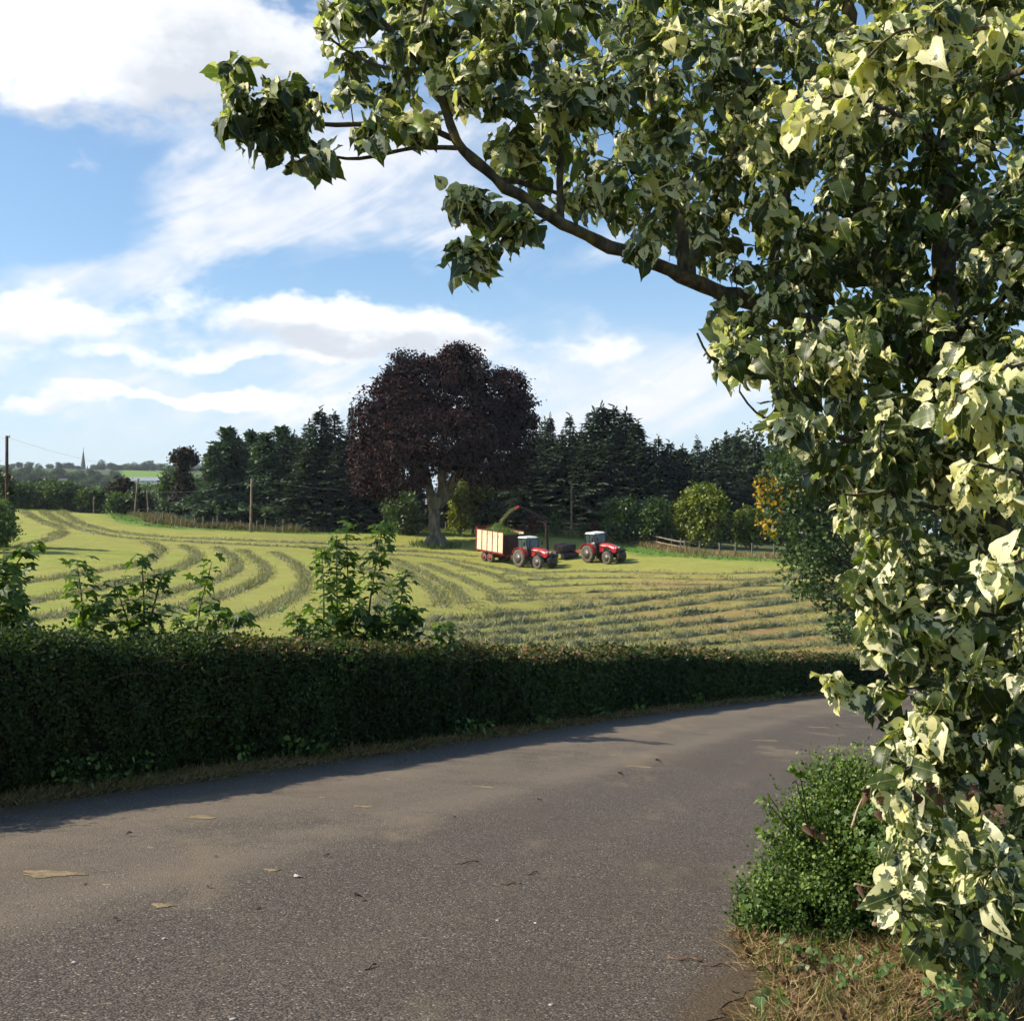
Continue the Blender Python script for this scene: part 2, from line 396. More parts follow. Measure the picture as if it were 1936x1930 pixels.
def plain(name, col, rough=0.6, metal=0.0, spec=0.4, var=0.25, scale=6.0, dirt=None, dirt_amt=0.4, bs=0.15, **kw):
    m, n, o = new_mat(name); c = coord(n); f = noise(n, c, scale, 5, 0.6)
    cc = mixc(n, f.ramp(0.3, 0.7), tuple(a * (1 - var) for a in col), tuple(min(1, a * (1 + var)) for a in col))
    if dirt: cc = mixc(n, noise(n, c, scale * 0.6, 6, 0.7).ramp(0.45, 0.75) * dirt_amt, cc, dirt)
    b = bsdf(n, cc, rough, metal, spec, noise(n, c, scale * 5, 3, 0.6), bs, 0.01, **kw)
    n.links.new(b.outputs[0], o.inputs[0]); return m
def leafy(name, cols, trans=0.35, rough=0.45, spec=0.35, tint=(1.5, 1.6, 0.6), var_attr='rnd'):
    """thin leaf: colour from the per-leaf random number, some light passes through"""
    m, n, o = new_mat(name); r = attr(n, var_attr)
    cr = n.nodes.new('ShaderNodeValToRGB'); n.links.new(r.o, cr.inputs[0]); e = cr.color_ramp.elements
    for i, (p, c) in enumerate(cols):
        q = e[i] if i < 2 else e.new(p)
        q.position = p; q.color = (*c, 1)
    col = S(n, cr.outputs[0])
    b = bsdf(n, col, rough, 0.0, spec)
    t = n.nodes.new('ShaderNodeBsdfTranslucent'); tc = mixc(n, 1.0, col, tint, 'MULTIPLY'); n.links.new(tc.o, t.inputs[0])
    mx = n.nodes.new('ShaderNodeMixShader'); mx.inputs[0].default_value = trans
    n.links.new(b.outputs[0], mx.inputs[1]); n.links.new(t.outputs[0], mx.inputs[2]); n.links.new(mx.outputs[0], o.inputs[0]); return m
M = {}
def build_materials():
    # variegated poplar leaf: dark green middle, cream margin, share of cream differs from leaf to leaf
    m, n, o = new_mat('variegated_leaf'); uv = coord(n, 'UV'); r = attr(n, 'rnd'); u, v, _ = sep(n, uv)
    off = comb(n, r * 37.0, r * 91.0, r * 13.0); nv_ = noise(n, vadd(n, uv, off), 5.5, 5, 0.62)
    d = (u - 0.5).f('ABSOLUTE') * 2.0
    cream_share = r.ramp(0.20, 1.0, -0.40, 0.55, False)
    vein = (v * 9.0 - d * 2.2).f('SINE') * 0.07
    msk = (d * 0.75 + (nv_ - 0.5) * 1.5 + vein + cream_share).ramp(0.44, 0.56)
    green = mixc(n, noise(n, vadd(n, uv, off), 3.0, 3).ramp(0.3, 0.7), (0.024, 0.041, 0.010), (0.062, 0.090, 0.018))
    green = mixc(n, (r * 7.3).f('FRACT').ramp(0.75, 0.95), green, (0.145, 0.20, 0.03))
    cream = mixc(n, (r * 23.0).f('FRACT').ramp(0.0, 1.0), (0.77, 0.74, 0.50), (0.66, 0.62, 0.29))
    cream = mixc(n, noise(n, vadd(n, uv, off), 14.0, 3).ramp(0.62, 0.75) * 0.5, cream, (0.35, 0.38, 0.12))
    col = mixc(n, msk, green, cream)
    back = geom(n, 'Backfacing'); col = mixc(n, back * 0.35, col, (0.33, 0.38, 0.26))
    col = mixc(n, d.ramp(0.0, 0.045, 0.5, 0.0), col, (0.40, 0.40, 0.16))
    b = bsdf(n, col, 0.42, 0, 0.4, (vein + nv_ * 0.1), 0.25, 0.01)
    t = n.nodes.new('ShaderNodeBsdfTranslucent'); tc = mixc(n, 1.0, col, (1.35, 1.45, 0.5), 'MULTIPLY'); n.links.new(tc.o, t.inputs[0])
    mx = n.nodes.new('ShaderNodeMixShader'); mx.inputs[0].default_value = 0.38
    n.links.new(b.outputs[0], mx.inputs[1]); n.links.new(t.outputs[0], mx.inputs[2]); n.links.new(mx.outputs[0], o.inputs[0]); M['poplar'] = m
    G = lambda *c: c
    M['sycamore'] = leafy('sycamore_leaf', [(0, (0.034, 0.070, 0.018)), (0.5, (0.075, 0.13, 0.028)), (0.8, (0.15, 0.215, 0.042)), (1, (0.26, 0.30, 0.17))], 0.45)
    M['maple'] = leafy('maple_leaf', [(0, (0.024, 0.050, 0.014)), (0.6, (0.065, 0.11, 0.026)), (0.9, (0.14, 0.19, 0.06)), (0.93, (0.36, 0.24, 0.02)), (1, (0.50, 0.30, 0.02))], 0.3, 0.4)
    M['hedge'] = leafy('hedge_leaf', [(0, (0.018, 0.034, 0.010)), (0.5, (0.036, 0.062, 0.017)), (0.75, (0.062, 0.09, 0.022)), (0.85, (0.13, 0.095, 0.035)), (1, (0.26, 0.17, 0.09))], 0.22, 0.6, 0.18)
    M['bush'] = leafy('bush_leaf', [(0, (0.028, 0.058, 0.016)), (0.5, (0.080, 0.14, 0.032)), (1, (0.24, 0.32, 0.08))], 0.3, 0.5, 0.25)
    M['weed'] = leafy('weed_leaf', [(0, (0.05, 0.09, 0.025)), (0.6, (0.10, 0.17, 0.05)), (1, (0.22, 0.27, 0.12))], 0.35)
    M['beech'] = leafy('copper_beech_leaf', [(0, (0.012, 0.0065, 0.0070)), (0.6, (0.027, 0.0125, 0.0125)), (0.9, (0.056, 0.026, 0.024)), (1, (0.085, 0.046, 0.040))], 0.16, 0.65, 0.12, (1.5, .6, .5))
    M['mop'] = leafy('mop_leaf', [(0, (0.014, 0.013, 0.009)), (0.6, (0.035, 0.032, 0.020)), (1, (0.075, 0.055, 0.035))], 0.15, 0.6, 0.15)
    M['spruce'] = leafy('spruce_needle', [(0, (0.015, 0.028, 0.018)), (0.6, (0.036, 0.060, 0.035)), (1, (0.085, 0.115, 0.062))], 0.12, 0.55, 0.25)
    M['pine'] = leafy('pine_needle', [(0, (0.022, 0.042, 0.026)), (0.6, (0.055, 0.095, 0.052)), (1, (0.12, 0.17, 0.09))], 0.15, 0.5, 0.3)
    M['broad'] = leafy('broadleaf', [(0, (0.020, 0.035, 0.014)), (0.6, (0.042, 0.068, 0.024)), (1, (0.085, 0.115, 0.036))], 0.25, 0.5)
    M['shrub'] = leafy('shrub_leaf', [(0, (0.04, 0.07, 0.022)), (0.6, (0.075, 0.12, 0.035)), (1, (0.14, 0.19, 0.06))], 0.3, 0.45)
    M['golden'] = leafy('golden_conifer', [(0, (0.060, 0.090, 0.014)), (0.6, (0.145, 0.18, 0.020)), (1, (0.27, 0.29, 0.032))], 0.25, 0.5)
    M['yellowish'] = leafy('yellow_green_leaf', [(0, (0.07, 0.09, 0.015)), (0.6, (0.17, 0.19, 0.022)), (1, (0.28, 0.28, 0.03))], 0.35, 0.5)
    M['redbush'] = leafy('red_bush_leaf', [(0, (0.06, 0.02, 0.015)), (1, (0.16, 0.06, 0.03))], 0.25, 0.5)
    M['dead'] = leafy('dead_leaf', [(0, (0.06, 0.032, 0.018)), (0.6, (0.13, 0.075, 0.042)), (1, (0.28, 0.18, 0.10))], 0.15, 0.6, 0.25, (1.3, 1, .6))
    M['straw'] = leafy('dry_straw', [(0, (0.13, 0.085, 0.035)), (0.5, (0.28, 0.20, 0.085)), (1, (0.46, 0.36, 0.17))], 0.2, 0.6, 0.25, (1.2, 1.1, .7))
    M['grass'] = leafy('grass_blade', [(0, (0.05, 0.09, 0.018)), (0.6, (0.10, 0.17, 0.03)), (0.85, (0.18, 0.22, 0.05)), (1, (0.30, 0.26, 0.11))], 0.3, 0.5)
    M['verge'] = leafy('verge_grass', [(0, (0.03, 0.04, 0.014)), (0.25, (0.10, 0.085, 0.03)), (0.6, (0.22, 0.155, 0.065)), (1, (0.36, 0.26, 0.12))], 0.2, 0.6, 0.25)
    M['cut'] = leafy('cut_grass', [(0, (0.115, 0.115, 0.048)), (0.5, (0.215, 0.215, 0.098)), (0.85, (0.32, 0.31, 0.165)), (1, (0.42, 0.36, 0.20))], 0.25, 0.55, 0.3, (1.2, 1.3, .6))
    M['rough'] = leafy('rough_grass', [(0, (0.06, 0.07, 0.02)), (0.45, (0.12, 0.115, 0.045)), (0.75, (0.20, 0.165, 0.08)), (1, (0.20, 0.09, 0.045))], 0.25, 0.6)
    # bark
    def bark(name, c1, c2, sc, moss=None, amt=0.5):
        m, n, o = new_mat(name); c = coord(n); st = vmul(n, c, (1, 1, 0.35)); f = noise(n, st, sc, 6, 0.65, 0.4)
        cc = mixc(n, f.ramp(0.35, 0.65), c1, c2)
        if moss: cc = mixc(n, noise(n, c, sc * 0.5, 4, 0.6).ramp(0.5, 0.66) * amt, cc, moss)
        b = bsdf(n, cc, 0.85, 0, 0.2, f, 0.6, 0.03); n.links.new(b.outputs[0], o.inputs[0]); return m
    M['bark'] = bark('poplar_bark', (0.045, 0.037, 0.026), (0.13, 0.105, 0.07), 22, (0.26, 0.20, 0.035), 0.55)
    M['beech_bark'] = bark('beech_bark', (0.05, 0.045, 0.036), (0.19, 0.165, 0.13), 2.2, (0.08, 0.085, 0.045), 0.6)
    M['dark_bark'] = bark('dark_bark', (0.03, 0.024, 0.018), (0.08, 0.065, 0.05), 5)
    M['twig'] = bark('twig_bark', (0.10, 0.055, 0.035), (0.22, 0.14, 0.09), 30)
    M['dry_twig'] = bark('dry_twig', (0.26, 0.17, 0.11), (0.48, 0.36, 0.25), 25)
    M['stem'] = plain('green_stem', (0.10, 0.10, 0.03), 0.6, var=0.4, scale=20)
    M['post'] = bark('weathered_post', (0.10, 0.085, 0.065), (0.25, 0.215, 0.17), 6, (0.12, 0.13, 0.06), 0.35)
    M['pole'] = bark('creosoted_pole', (0.10, 0.075, 0.05), (0.24, 0.19, 0.14), 5)
    M['brown_pole'] = bark('brown_pole', (0.05, 0.028, 0.018), (0.11, 0.06, 0.04), 5)
    M['rail'] = bark('fence_rail', (0.15, 0.115, 0.075), (0.34, 0.27, 0.18), 5)
    M['wire'] = plain('wire', (0.16, 0.16, 0.16), 0.5, 0.6, var=0.1)
    # vehicles
    M['red'] = plain('red_paint', (0.42, 0.022, 0.018), 0.28, 0, 0.5, 0.12, 3, (0.20, 0.10, 0.06), 0.35, 0.03, Coat_Weight=0.4)
    M['red_dull'] = plain('dull_red_paint', (0.24, 0.030, 0.022), 0.5, 0, 0.4, 0.25, 4, (0.12, 0.07, 0.045), 0.5, 0.08)
    M['black_metal'] = plain('black_metal', (0.022, 0.022, 0.023), 0.45, 0.2, 0.4, 0.3, 6, (0.08, 0.065, 0.045), 0.4)
    M['tyre'] = plain('dusty_tyre', (0.10, 0.086, 0.070), 0.9, 0, 0.2, 0.35, 6, (0.30, 0.25, 0.19), 0.8, 0.3)
    M['rim'] = plain('grey_rim', (0.16, 0.15, 0.14), 0.45, 0.5, 0.4, 0.25, 6, (0.17, 0.13, 0.10), 0.5)
    M['white'] = plain('white_roof', (0.66, 0.66, 0.63), 0.4, 0, 0.4, 0.08, 3, (0.4, 0.37, 0.3), 0.3, 0.03)
    M['lamp'] = plain('lamp_glass', (0.72, 0.72, 0.70), 0.12, 0.3, 0.6, 0.05)
    m, n, o = new_mat('cab_glass'); b = bsdf(n, (0.05, 0.085, 0.09), 0.05, 0, 0.6, Alpha=0.80)
    n.links.new(b.outputs[0], o.inputs[0]); M['glass'] = m
    M['cream_board'] = plain('cream_board', (0.74, 0.62, 0.43), 0.65, 0, 0.3, 0.10, 2.5, (0.40, 0.28, 0.16), 0.35, 0.1)
    # buildings
    def stone(name, c1, c2, sc):
        m, n, o = new_mat(name); c = coord(n); f = noise(n, c, sc, 5, 0.6); br = voro(n, c, sc * 1.3)
        cc = mixc(n, f.ramp(0.3, 0.7), c1, c2); cc = mixc(n, br.ramp(0.0, 0.3, 0.3, 0), cc, tuple(a * 0.6 for a in c1))
        b = bsdf(n, cc, 0.9, 0, 0.2, f, 0.4, 0.05); n.links.new(b.outputs[0], o.inputs[0]); return m
    M['stone'] = stone('church_stone', (0.065, 0.06, 0.058), (0.13, 0.122, 0.112), 1.2)
    M['slate'] = stone('slate', (0.07, 0.075, 0.085), (0.13, 0.135, 0.15), 1.5)
    M['sheet'] = plain('grey_sheet_roof', (0.26, 0.28, 0.31), 0.6, 0.1, 0.4, 0.12, 0.5, (0.33, 0.22, 0.18), 0.3)
    M['wallwhite'] = plain('white_render', (0.60, 0.58, 0.54), 0.85, 0, 0.2, 0.08, 0.6)
    M['darkglass'] = plain('window_pane', (0.03, 0.035, 0.04), 0.1, 0, 0.6, 0.1)
    # hedge core: dark shell added to block light among the leaves
    M['core'] = plain('hedge_shade_core', (0.020, 0.019, 0.012), 0.9, 0, 0.1, 0.4, 8)
    # asphalt
    m, n, o = new_mat('asphalt'); c = coord(n); chips = voro(n, c, 95.0, out='Color'); ch = sep(n, chips)[0]
    chd = voro(n, c, 95.0); big = noise(n, c, 0.35, 5, 0.6); mid = noise(n, c, 2.6, 5, 0.65)
    base = mixc(n, ch.ramp(0.05, 1.0, smooth=False), (0.058, 0.048, 0.040), (0.185, 0.152, 0.122))
    base = mixc(n, chd.ramp(0.35, 0.75, 0, 0.75), base, (0.035, 0.031, 0.028))
    base = mixc(n, ch.ramp(0.975, 0.985) * 0.5, base, (0.40, 0.37, 0.32))
    tr = attr(n, 'track_glare')
    dust_glare = (tr * 0.75 + (big - 0.5) * 1.5 + (mid - 0.5) * 0.9)  # dust and tracks, plus low-angle brightness of the hedge lane put into colour
    base = mixc(n, dust_glare.ramp(0.05, 1.25, 0, 0.72), base, (0.235, 0.19, 0.138))
    base = mixc(n, (big * 0.65 + mid * 0.35).ramp(0.47, 0.66, 0, 0.55), base, (0.066, 0.052, 0.042)); stain = noise(n, vmul(n, c, (1.0, 0.45, 1.0)), 0.9, 5, 0.65); base = mixc(n, stain.ramp(0.53, 0.72, 0, 0.5), base, (0.22, 0.172, 0.115))
    edge = attr(n, 'edge'); base = mixc(n, (edge + (mid - 0.5) * 0.9).ramp(0.35, 0.8, 0, 0.75), base, (0.085, 0.060, 0.036))
    spots = noise(n, vmul(n, c, (1.0, 1.0, 1)), 5.0, 3, 0.55); base = mixc(n, (spots + tr * 0.035).ramp(0.735, 0.77, 0, 0.6), base, (0.36, 0.27, 0.15))
    b = bsdf(n, base, 0.92, 0, 0.12, (chd * -1.0), 0.6, 0.006); n.links.new(b.outputs[0], o.inputs[0]); M['asphalt'] = m
    # ground: zone colours per vertex times fine grass texture
    m, n, o = new_mat('field_grass'); c = coord(n); zc = S(n, attr(n, 'zone', 'Color').o)
    f1 = noise(n, c, 0.5, 6, 0.65); f2 = noise(n, c, 6.0, 5, 0.7); f3 = noise(n, vmul(n, c, (1.0, 1.0, 1.0)), 26.0, 3, 0.7)
    f4 = noise(n, vmul(n, c, (0.5, 1.6, 1.0)), 1.7, 5, 0.7); k = (f1 - 0.5) * 0.7 + (f2 - 0.5) * 0.8 + (f3 - 0.5) * 0.5 + (f4 - 0.5) * 0.9 + 1.0
    col = mixc(n, 1.0, zc, comb(n, k, k, k), 'MULTIPLY')
    col = mixc(n, (f2 * 0.3 + f4 * 0.4 + f1 * 0.3).ramp(0.5, 0.66, 0, 0.45), col, (0.31, 0.25, 0.085))
    b = bsdf(n, col, 0.9, 0, 0.15, (f2 + f3 * 0.6), 0.8, 0.08); n.links.new(b.outputs[0], o.inputs[0]); M['ground'] = m
    m, n, o = new_mat('verge_soil'); c = coord(n); f1 = noise(n, c, 3.0, 6, 0.65); f2 = noise(n, c, 28.0, 5, 0.7)
    col = mixc(n, f1.ramp(0.35, 0.65), (0.045, 0.030, 0.018), (0.13, 0.088, 0.045)); col = mixc(n, f2.ramp(0.5, 0.72, 0, 0.6), col, (0.24, 0.17, 0.09))
    b = bsdf(n, col, 0.95, 0, 0.1, f2, 0.9, 0.03); n.links.new(b.outputs[0], o.inputs[0]); M['soil'] = m
    M['mud'] = plain('dried_mud', (0.235, 0.180, 0.108), 0.95, 0, 0.1, 0.3, 14, (0.20, 0.15, 0.09), 0.5, 0.6)
    M['pebble'] = plain('pale_pebble', (0.42, 0.39, 0.35), 0.8, 0, 0.2, 0.25, 20)
build_materials()

# ------------------------------------------------------------------ swath lines (picture positions projected on to the slope)
def line_on_ground(pts, step=0.6):
    q = catmull(pts, 12); g_ = np.array([ground_hit(*p) for p in q])
    k = np.concatenate([[True], np.linalg.norm(np.diff(g_, axis=0), axis=1) > 0.05]); g_ = g_[k]
    g_ = resample(g_, step)
    for _ in range(6): g_[1:-1] = (g_[:-2] + 2 * g_[1:-1] + g_[2:]) / 4
    return g_
LEFT = [
    [(82, 968), (109, 985), (150, 1001), (219, 1015), (292, 1021), (410, 1028), (592, 1036), (780, 1043), (900, 1052)],
    [(118, 968), (128, 977), (160, 993), (228, 1008), (330, 1017), (480, 1023), (640, 1029), (780, 1034)],
    [(46, 968), (64, 980), (95, 992), (120, 1001)],
    [(95, 1012), (118, 1006), (112, 1014), (70, 1026), (20, 1036), (-60, 1046)],
    [(273, 1024), (301, 1035), (296, 1049), (255, 1069), (182, 1081), (68, 1099), (-60, 1116)],
    [(346, 1031), (371, 1049), (360, 1065), (319, 1081), (255, 1097), (159, 1119), (45, 1140), (-60, 1155)],
    [(410, 1035), (444, 1058), (444, 1078), (410, 1097), (337, 1117), (273, 1135), (137, 1160), (0, 1180), (-60, 1188)],
    [(456, 1040), (497, 1069), (501, 1090), (456, 1115), (401, 1133), (319, 1156), (200, 1182)],
    [(519, 1045), (560, 1069), (579, 1097), (560, 1124), (510, 1151), (456, 1174), (400, 1194)],
    [(600, 1048), (680, 1072), (725, 1095), (735, 1120), (715, 1150), (680, 1182)],
    [(660, 1050), (747, 1074), (795, 1098), (830, 1125), (838, 1148)],
    [(740, 1056), (829, 1098), (866, 1121), (873, 1143)],
    [(800, 1066), (897, 1105), (931, 1121), (946, 1141)],
    [(840, 1062), (930, 1088), (990, 1110), (1010, 1128)],
    [(700, 1046), (830, 1056), (960, 1080), (1060, 1100)]]
RIGHT = []
for k in range(2, 10):
    yl, yr = 1145 + 15.5 * k, 1068 + 20.5 * k
    RIGHT.append([(x, yl + (yr - yl) * max(0, (x - 780) / 620) ** 1.35) for x in (700 + 8 * k, 800, 950, 1100, 1250, 1400, 1550, 1700)])
MID = [[(x, y0 - 0.012 * (x - 1000) + 4 * math.sin(x / 90 + y0)) for x in (940, 1060, 1200, 1340, 1480, 1600)] for y0 in (1086, 1098, 1110, 1122, 1136)]
SW = [(line_on_ground(l), 'left') for l in LEFT] + [(line_on_ground(l), 'right') for l in RIGHT] + [(line_on_ground(l), 'mid') for l in MID]
FENCE = resample(np.array([ground_hit(*p, 60, 150) for p in [(-60, 963), (120, 966), (245, 972), (300, 990), (380, 998), (475, 1003), (640, 1004), (800, 1004), (960, 1006), (1060, 1010),
                                                (1150, 1016), (1215, 1030), (1290, 1044), (1370, 1050), (1450, 1054), (1560, 1060), (1750, 1068), (2100, 1075)]]), 0.5)
def near_dist(x, y, pts):
    f = kd_of(pts).find
    return np.fromiter((f((a, b, 0.0))[2] for a, b in zip(x.tolist(), y.tolist())), float, len(x))

# ------------------------------------------------------------------ ground sheet
def build_ground():
    th = np.concatenate([np.linspace(-180, -34, 40, endpoint=False), np.linspace(-34, 34, 430, endpoint=False), np.linspace(34, 180, 40, endpoint=False)])
    th = np.radians(th)
    r = np.concatenate([np.linspace(0.6, 30, 40, endpoint=False), np.linspace(30, 128, 270, endpoint=False), np.linspace(128, 200, 40, endpoint=False), np.geomspace(200, 3200, 46)])
    T, Rr = np.meshgrid(th, r); x = (np.sin(T) * Rr).ravel(); y = (np.cos(T) * Rr).ravel(); z = gz(x, y)
    o = offset(x, y); n, m = len(r), len(th)
    zone = np.tile(np.array((0.285, 0.285, 0.066)), (len(x), 1))
    infield = (o < -1) & (y > 10) & (np.hypot(x, y) < 150)
    dl = np.full(len(x), 99.); dr = np.full(len(x), 99.)
    i = np.where(infield)[0]
    dl[i] = near_dist(x[i], y[i], np.vstack([s_ for s_, t in SW if t == 'left'])[::2])
    dr[i] = near_dist(x[i], y[i], np.vstack([s_ for s_, t in SW if t != 'left'])[::2])
    def put(mask, col):
        nonlocal zone; mask = np.clip(mask, 0, 1)[:, None]; zone = zone * (1 - mask) + np.array(col) * mask
    p3 = np.stack([x, y, z * 0], 1)
    put(smooth(-0.2, 0.9, vnoise(p3, 3, 0.10)) * 0.7, (0.265, 0.31, 0.055))
    right = smooth(-3, 10, x - (y - 62) * 0.02) * smooth(118, 80, y)
    put(right * smooth(2.4, 1.2, dr) * smooth(0.3, 0.7, dr) * (0.55 + 0.45 * vnoise(p3, 5, 0.25)), (0.32, 0.20, 0.085))
    put(right * 0.25 * smooth(-0.1, 0.8, vnoise(p3, 8, 0.2)), (0.27, 0.19, 0.05))
    put(smooth(.55, .8, dl) * smooth(1.35, 1.0, dl) * .6, (0.31, 0.29, 0.085))
    put(smooth(0.8, 0.2, np.minimum(dl, dr)) * 0.5, (0.19, 0.18, 0.06))
    df = near_dist(x, y, FENCE); dfield = df
    put(smooth(5.5, 2.5, df + 1.2 * vnoise(p3, 11, 0.4)) * smooth(160, 130, np.hypot(x, y)), (0.10, 0.20, 0.030))
    put(smooth(1.8, 0.6, df), (0.16, 0.15, 0.06))
    # beyond the fence line: rough grass, then far pasture and woodland floor
    k = np.interp(x, FENCE[:, 0], FENCE[:, 1]); beyond = smooth(0.5, 3, y - k) * (y > 60)
    put(beyond, (0.10, 0.115, 0.040))
    put(beyond * smooth(150, 190, y), (0.060, 0.085, 0.026))
    rr = np.hypot(x, y); u = x / np.maximum(y, 1e-3)
    a0, _ = ang(228, 0); a1, _ = ang(322, 0)
    put(beyond * smooth(math.tan(a0) - .004, math.tan(a0) + .004, u) * smooth(math.tan(a1) + .03, math.tan(a1), u) * smooth(690, 740, rr) * smooth(1060, 1040, rr), (0.135, 0.235, 0.030))
    put(smooth(-2.5, -1.0, o) * (1 - beyond), (0.085, 0.075, 0.032))
    a, b = np.meshgrid(np.arange(n - 1), np.arange(m), indexing='ij'); b2 = (b + 1) % m
    f = np.stack([a * m + b, a * m + b2, (a + 1) * m + b2, (a + 1) * m + b], 2).reshape(-1, 4)[:, ::-1]
    v = np.stack([x, y, z], 1); v = np.vstack([v, [[0, 0, gz(0.0, 0.0)]]]); zone = np.vstack([zone, zone[:1]])
    cf = np.stack([np.full(m, len(v) - 1), (np.arange(m) + 1) % m, np.arange(m)], 1)
    me = mesh_np('ground', v, [f, cf], attrs={'zone': zone}, smooth_=True)
    link('ground', me, M['ground'], kind='structure')
build_ground()
# ------------------------------------------------------------------ road and verges
_k = np.arange(0, len(HL) - 1, 1 / 3.); HL3 = np.stack([np.interp(_k, np.arange(len(HL)), HL[:, j]) for j in (0, 1)], 1)
HN3 = np.stack([np.interp(_k, np.arange(len(HL)), HN[:, j]) for j in (0, 1)], 1)
def strip(name, o_edges, mat, lift, kind, s0=-16.0, s1=72.0, rough=0.0, wob=(0, 0)):
    """a ribbon that follows the hedge line; lift is a number or a function of the offset"""
    rows = np.where((HL3[:, 1] > s0) & (HL3[:, 1] < s1))[0]; k = len(o_edges); oo = np.tile(np.asarray(o_edges, float), (len(rows), 1)); s_ = np.arange(len(rows)) * .1
    w = np.sin(s_ * 1.7) * .5 + np.sin(s_ * 4.1 + 1) * .35 + np.sin(s_ * 9.3 + 2) * .3 + np.sin(s_ * 23 + 1) * .25
    oo[:, 0] += wob[0] * w; oo[:, -1] += wob[1] * w; of = np.tile(np.asarray(o_edges, float), len(rows))
    V = np.zeros((len(rows), k, 3)); V[..., :2] = HL3[rows][:, None] + HN3[rows][:, None] * oo[..., None]; V = V.reshape(-1, 3)
    V[:, 2] = plane(V[:, 0], V[:, 1]) + (lift(of) if callable(lift) else lift)
    if rough: V[:, 2] += rough * (vnoise(V, 4, 2.2) + .6 * vnoise(V, 9, 6.0)) * (smooth(R1, R1 + .5, of) if callable(lift) else 1)
    tr = .85 * np.exp(-((of - 2.3) / 1.5) ** 2) + .35 * np.exp(-((of - 1.7) / .4) ** 2) + .45 * np.exp(-((of - 3.4) / .35) ** 2) + .3 * np.exp(-((of - 5.2) / .35) ** 2); ed = np.maximum(np.exp(-(of - o_edges[0]) / .35), np.exp(-(o_edges[-1] - of) / .3))  # wide bell paints the hedge lane's low-angle brightness; narrow ones are wheel tracks
    n = len(rows); a, b = np.meshgrid(np.arange(n - 1), np.arange(k - 1), indexing='ij'); f = np.stack([a * k + b, a * k + b + 1, (a + 1) * k + b + 1, (a + 1) * k + b], 2).reshape(-1, 4)
    me = mesh_np(name, V, f, attrs={'track_glare': tr, 'edge': ed}, smooth_=True); return link(name, me, mat, kind=kind)
R0, R1 = 0.62, 7.0
strip('road', np.linspace(R0, R1, 40), M['asphalt'], 0.0, 'structure', wob=(0.09, 0.10))
strip('left_verge', np.linspace(-0.5, R0 + 0.25, 10), M['soil'], -0.022, 'structure', rough=0.012)
strip('right_verge', np.concatenate([np.linspace(R1 - 0.6, R1 + .6, 14), np.linspace(R1 + .75, 11.5, 26)]), M['soil'], lambda o: -0.004 + 0.03 * smooth(R1, R1 + .5, o), 'structure', rough=0.03)
# ------------------------------------------------------------------ leaf shapes
def leaf_template(outline, fold=0.25, curl=0.3, seed=0):
    """outline: half widths at stations along the leaf (y, w); two halves folded along the midrib"""
    rg = np.random.default_rng(seed); V = []; UV = []; Fs = []; k = len(outline)
    for i, (y, w) in enumerate(outline):
        z0 = -curl * y * y
        for s_ in (-1, 0, 1):
            ww = w * s_; V.append((ww, y + (0.03 * rg.normal() if s_ else 0) * (0 < i < k - 1), z0 + abs(ww) * fold + 0.05 * rg.normal() * abs(s_) * (w > .05))); UV.append((0.5 + 0.5 * s_ * (w / 0.5 if w > 0 else 0), y))
    for i in range(k - 1):
        a = i * 3; Fs += [(a, a + 1, a + 4, a + 3), (a + 1, a + 2, a + 5, a + 4)]
    return np.array(V), np.array(Fs), np.clip(np.array(UV), 0, 1)
POP = [(0.0, 0.0), (-0.045, 0.20), (0.03, 0.36), (0.16, 0.45), (0.32, 0.465), (0.48, 0.405), (0.63, 0.30), (0.77, 0.18), (0.90, 0.075), (1.04, 0.0)]
POPS = [leaf_template(POP, f, c, i) for i, (f, c) in enumerate(((0.12, 0.15), (0.32, 0.35), (-0.15, 0.3), (0.22, -0.15), (0.5, 0.5), (0.05, 0.55)))]
CURL = [leaf_template(POP, f, c, 40 + i) for i, (f, c) in enumerate(((1.3, .6), (1.7, 1.0), (-1.4, .7), (2.2, -.6)))]
def palmate(lobes=5, seed=0):
    """maple-like leaf as a fan of lobes round the stalk"""
    rg = np.random.default_rng(seed); V = [(0, 0, 0)]; pts = []
    for i in range(lobes):
        a = (i / (lobes - 1) - 0.5) * rad(235); L = 1.0 - 0.30 * abs(i / (lobes - 1) - 0.5) * 2
        if i: am = a - rad(235) / (lobes - 1) / 2; pts.append((am, 0.50))
        pts += [(a - 0.17, L * 0.74), (a, L), (a + 0.17, L * 0.74)]
    for a, r_ in pts: V.append((math.sin(a) * r_ * 0.62, math.cos(a) * r_ * 0.62 + 0.12, -0.16 * r_ * r_ + 0.05 * rg.normal()))
    F_ = [(0, i + 1, i) for i in range(1, len(pts))]
    V = np.array(V); UV = np.stack([V[:, 0] + .5, V[:, 1]], 1); return V, np.array(F_), np.clip(UV, 0, 1)
PALM = [palmate(5, i) for i in range(3)]
QUAD = (np.array([(-.5, 0, 0), (.5, 0, 0), (.5, 1, 0), (-.5, 1, 0)], float), np.array([(0, 1, 2, 3)]))
SPRIG = (np.array([(0, 0, 0), (.42, .35, .06), (.26, .8, -.03), (0, 1.05, -.12), (-.28, .75, -.02), (-.42, .3, .05)], float), np.array([(0, 1, 2, 3), (0, 3, 4, 5)]))
BLADE = (np.array([(-.5, 0, 0), (.5, 0, 0), (.3, .55, .06), (-.3, .55, .06), (0, 1, .28)], float), [np.array([(0, 1, 2, 3)]), np.array([(3, 2, 4)])])
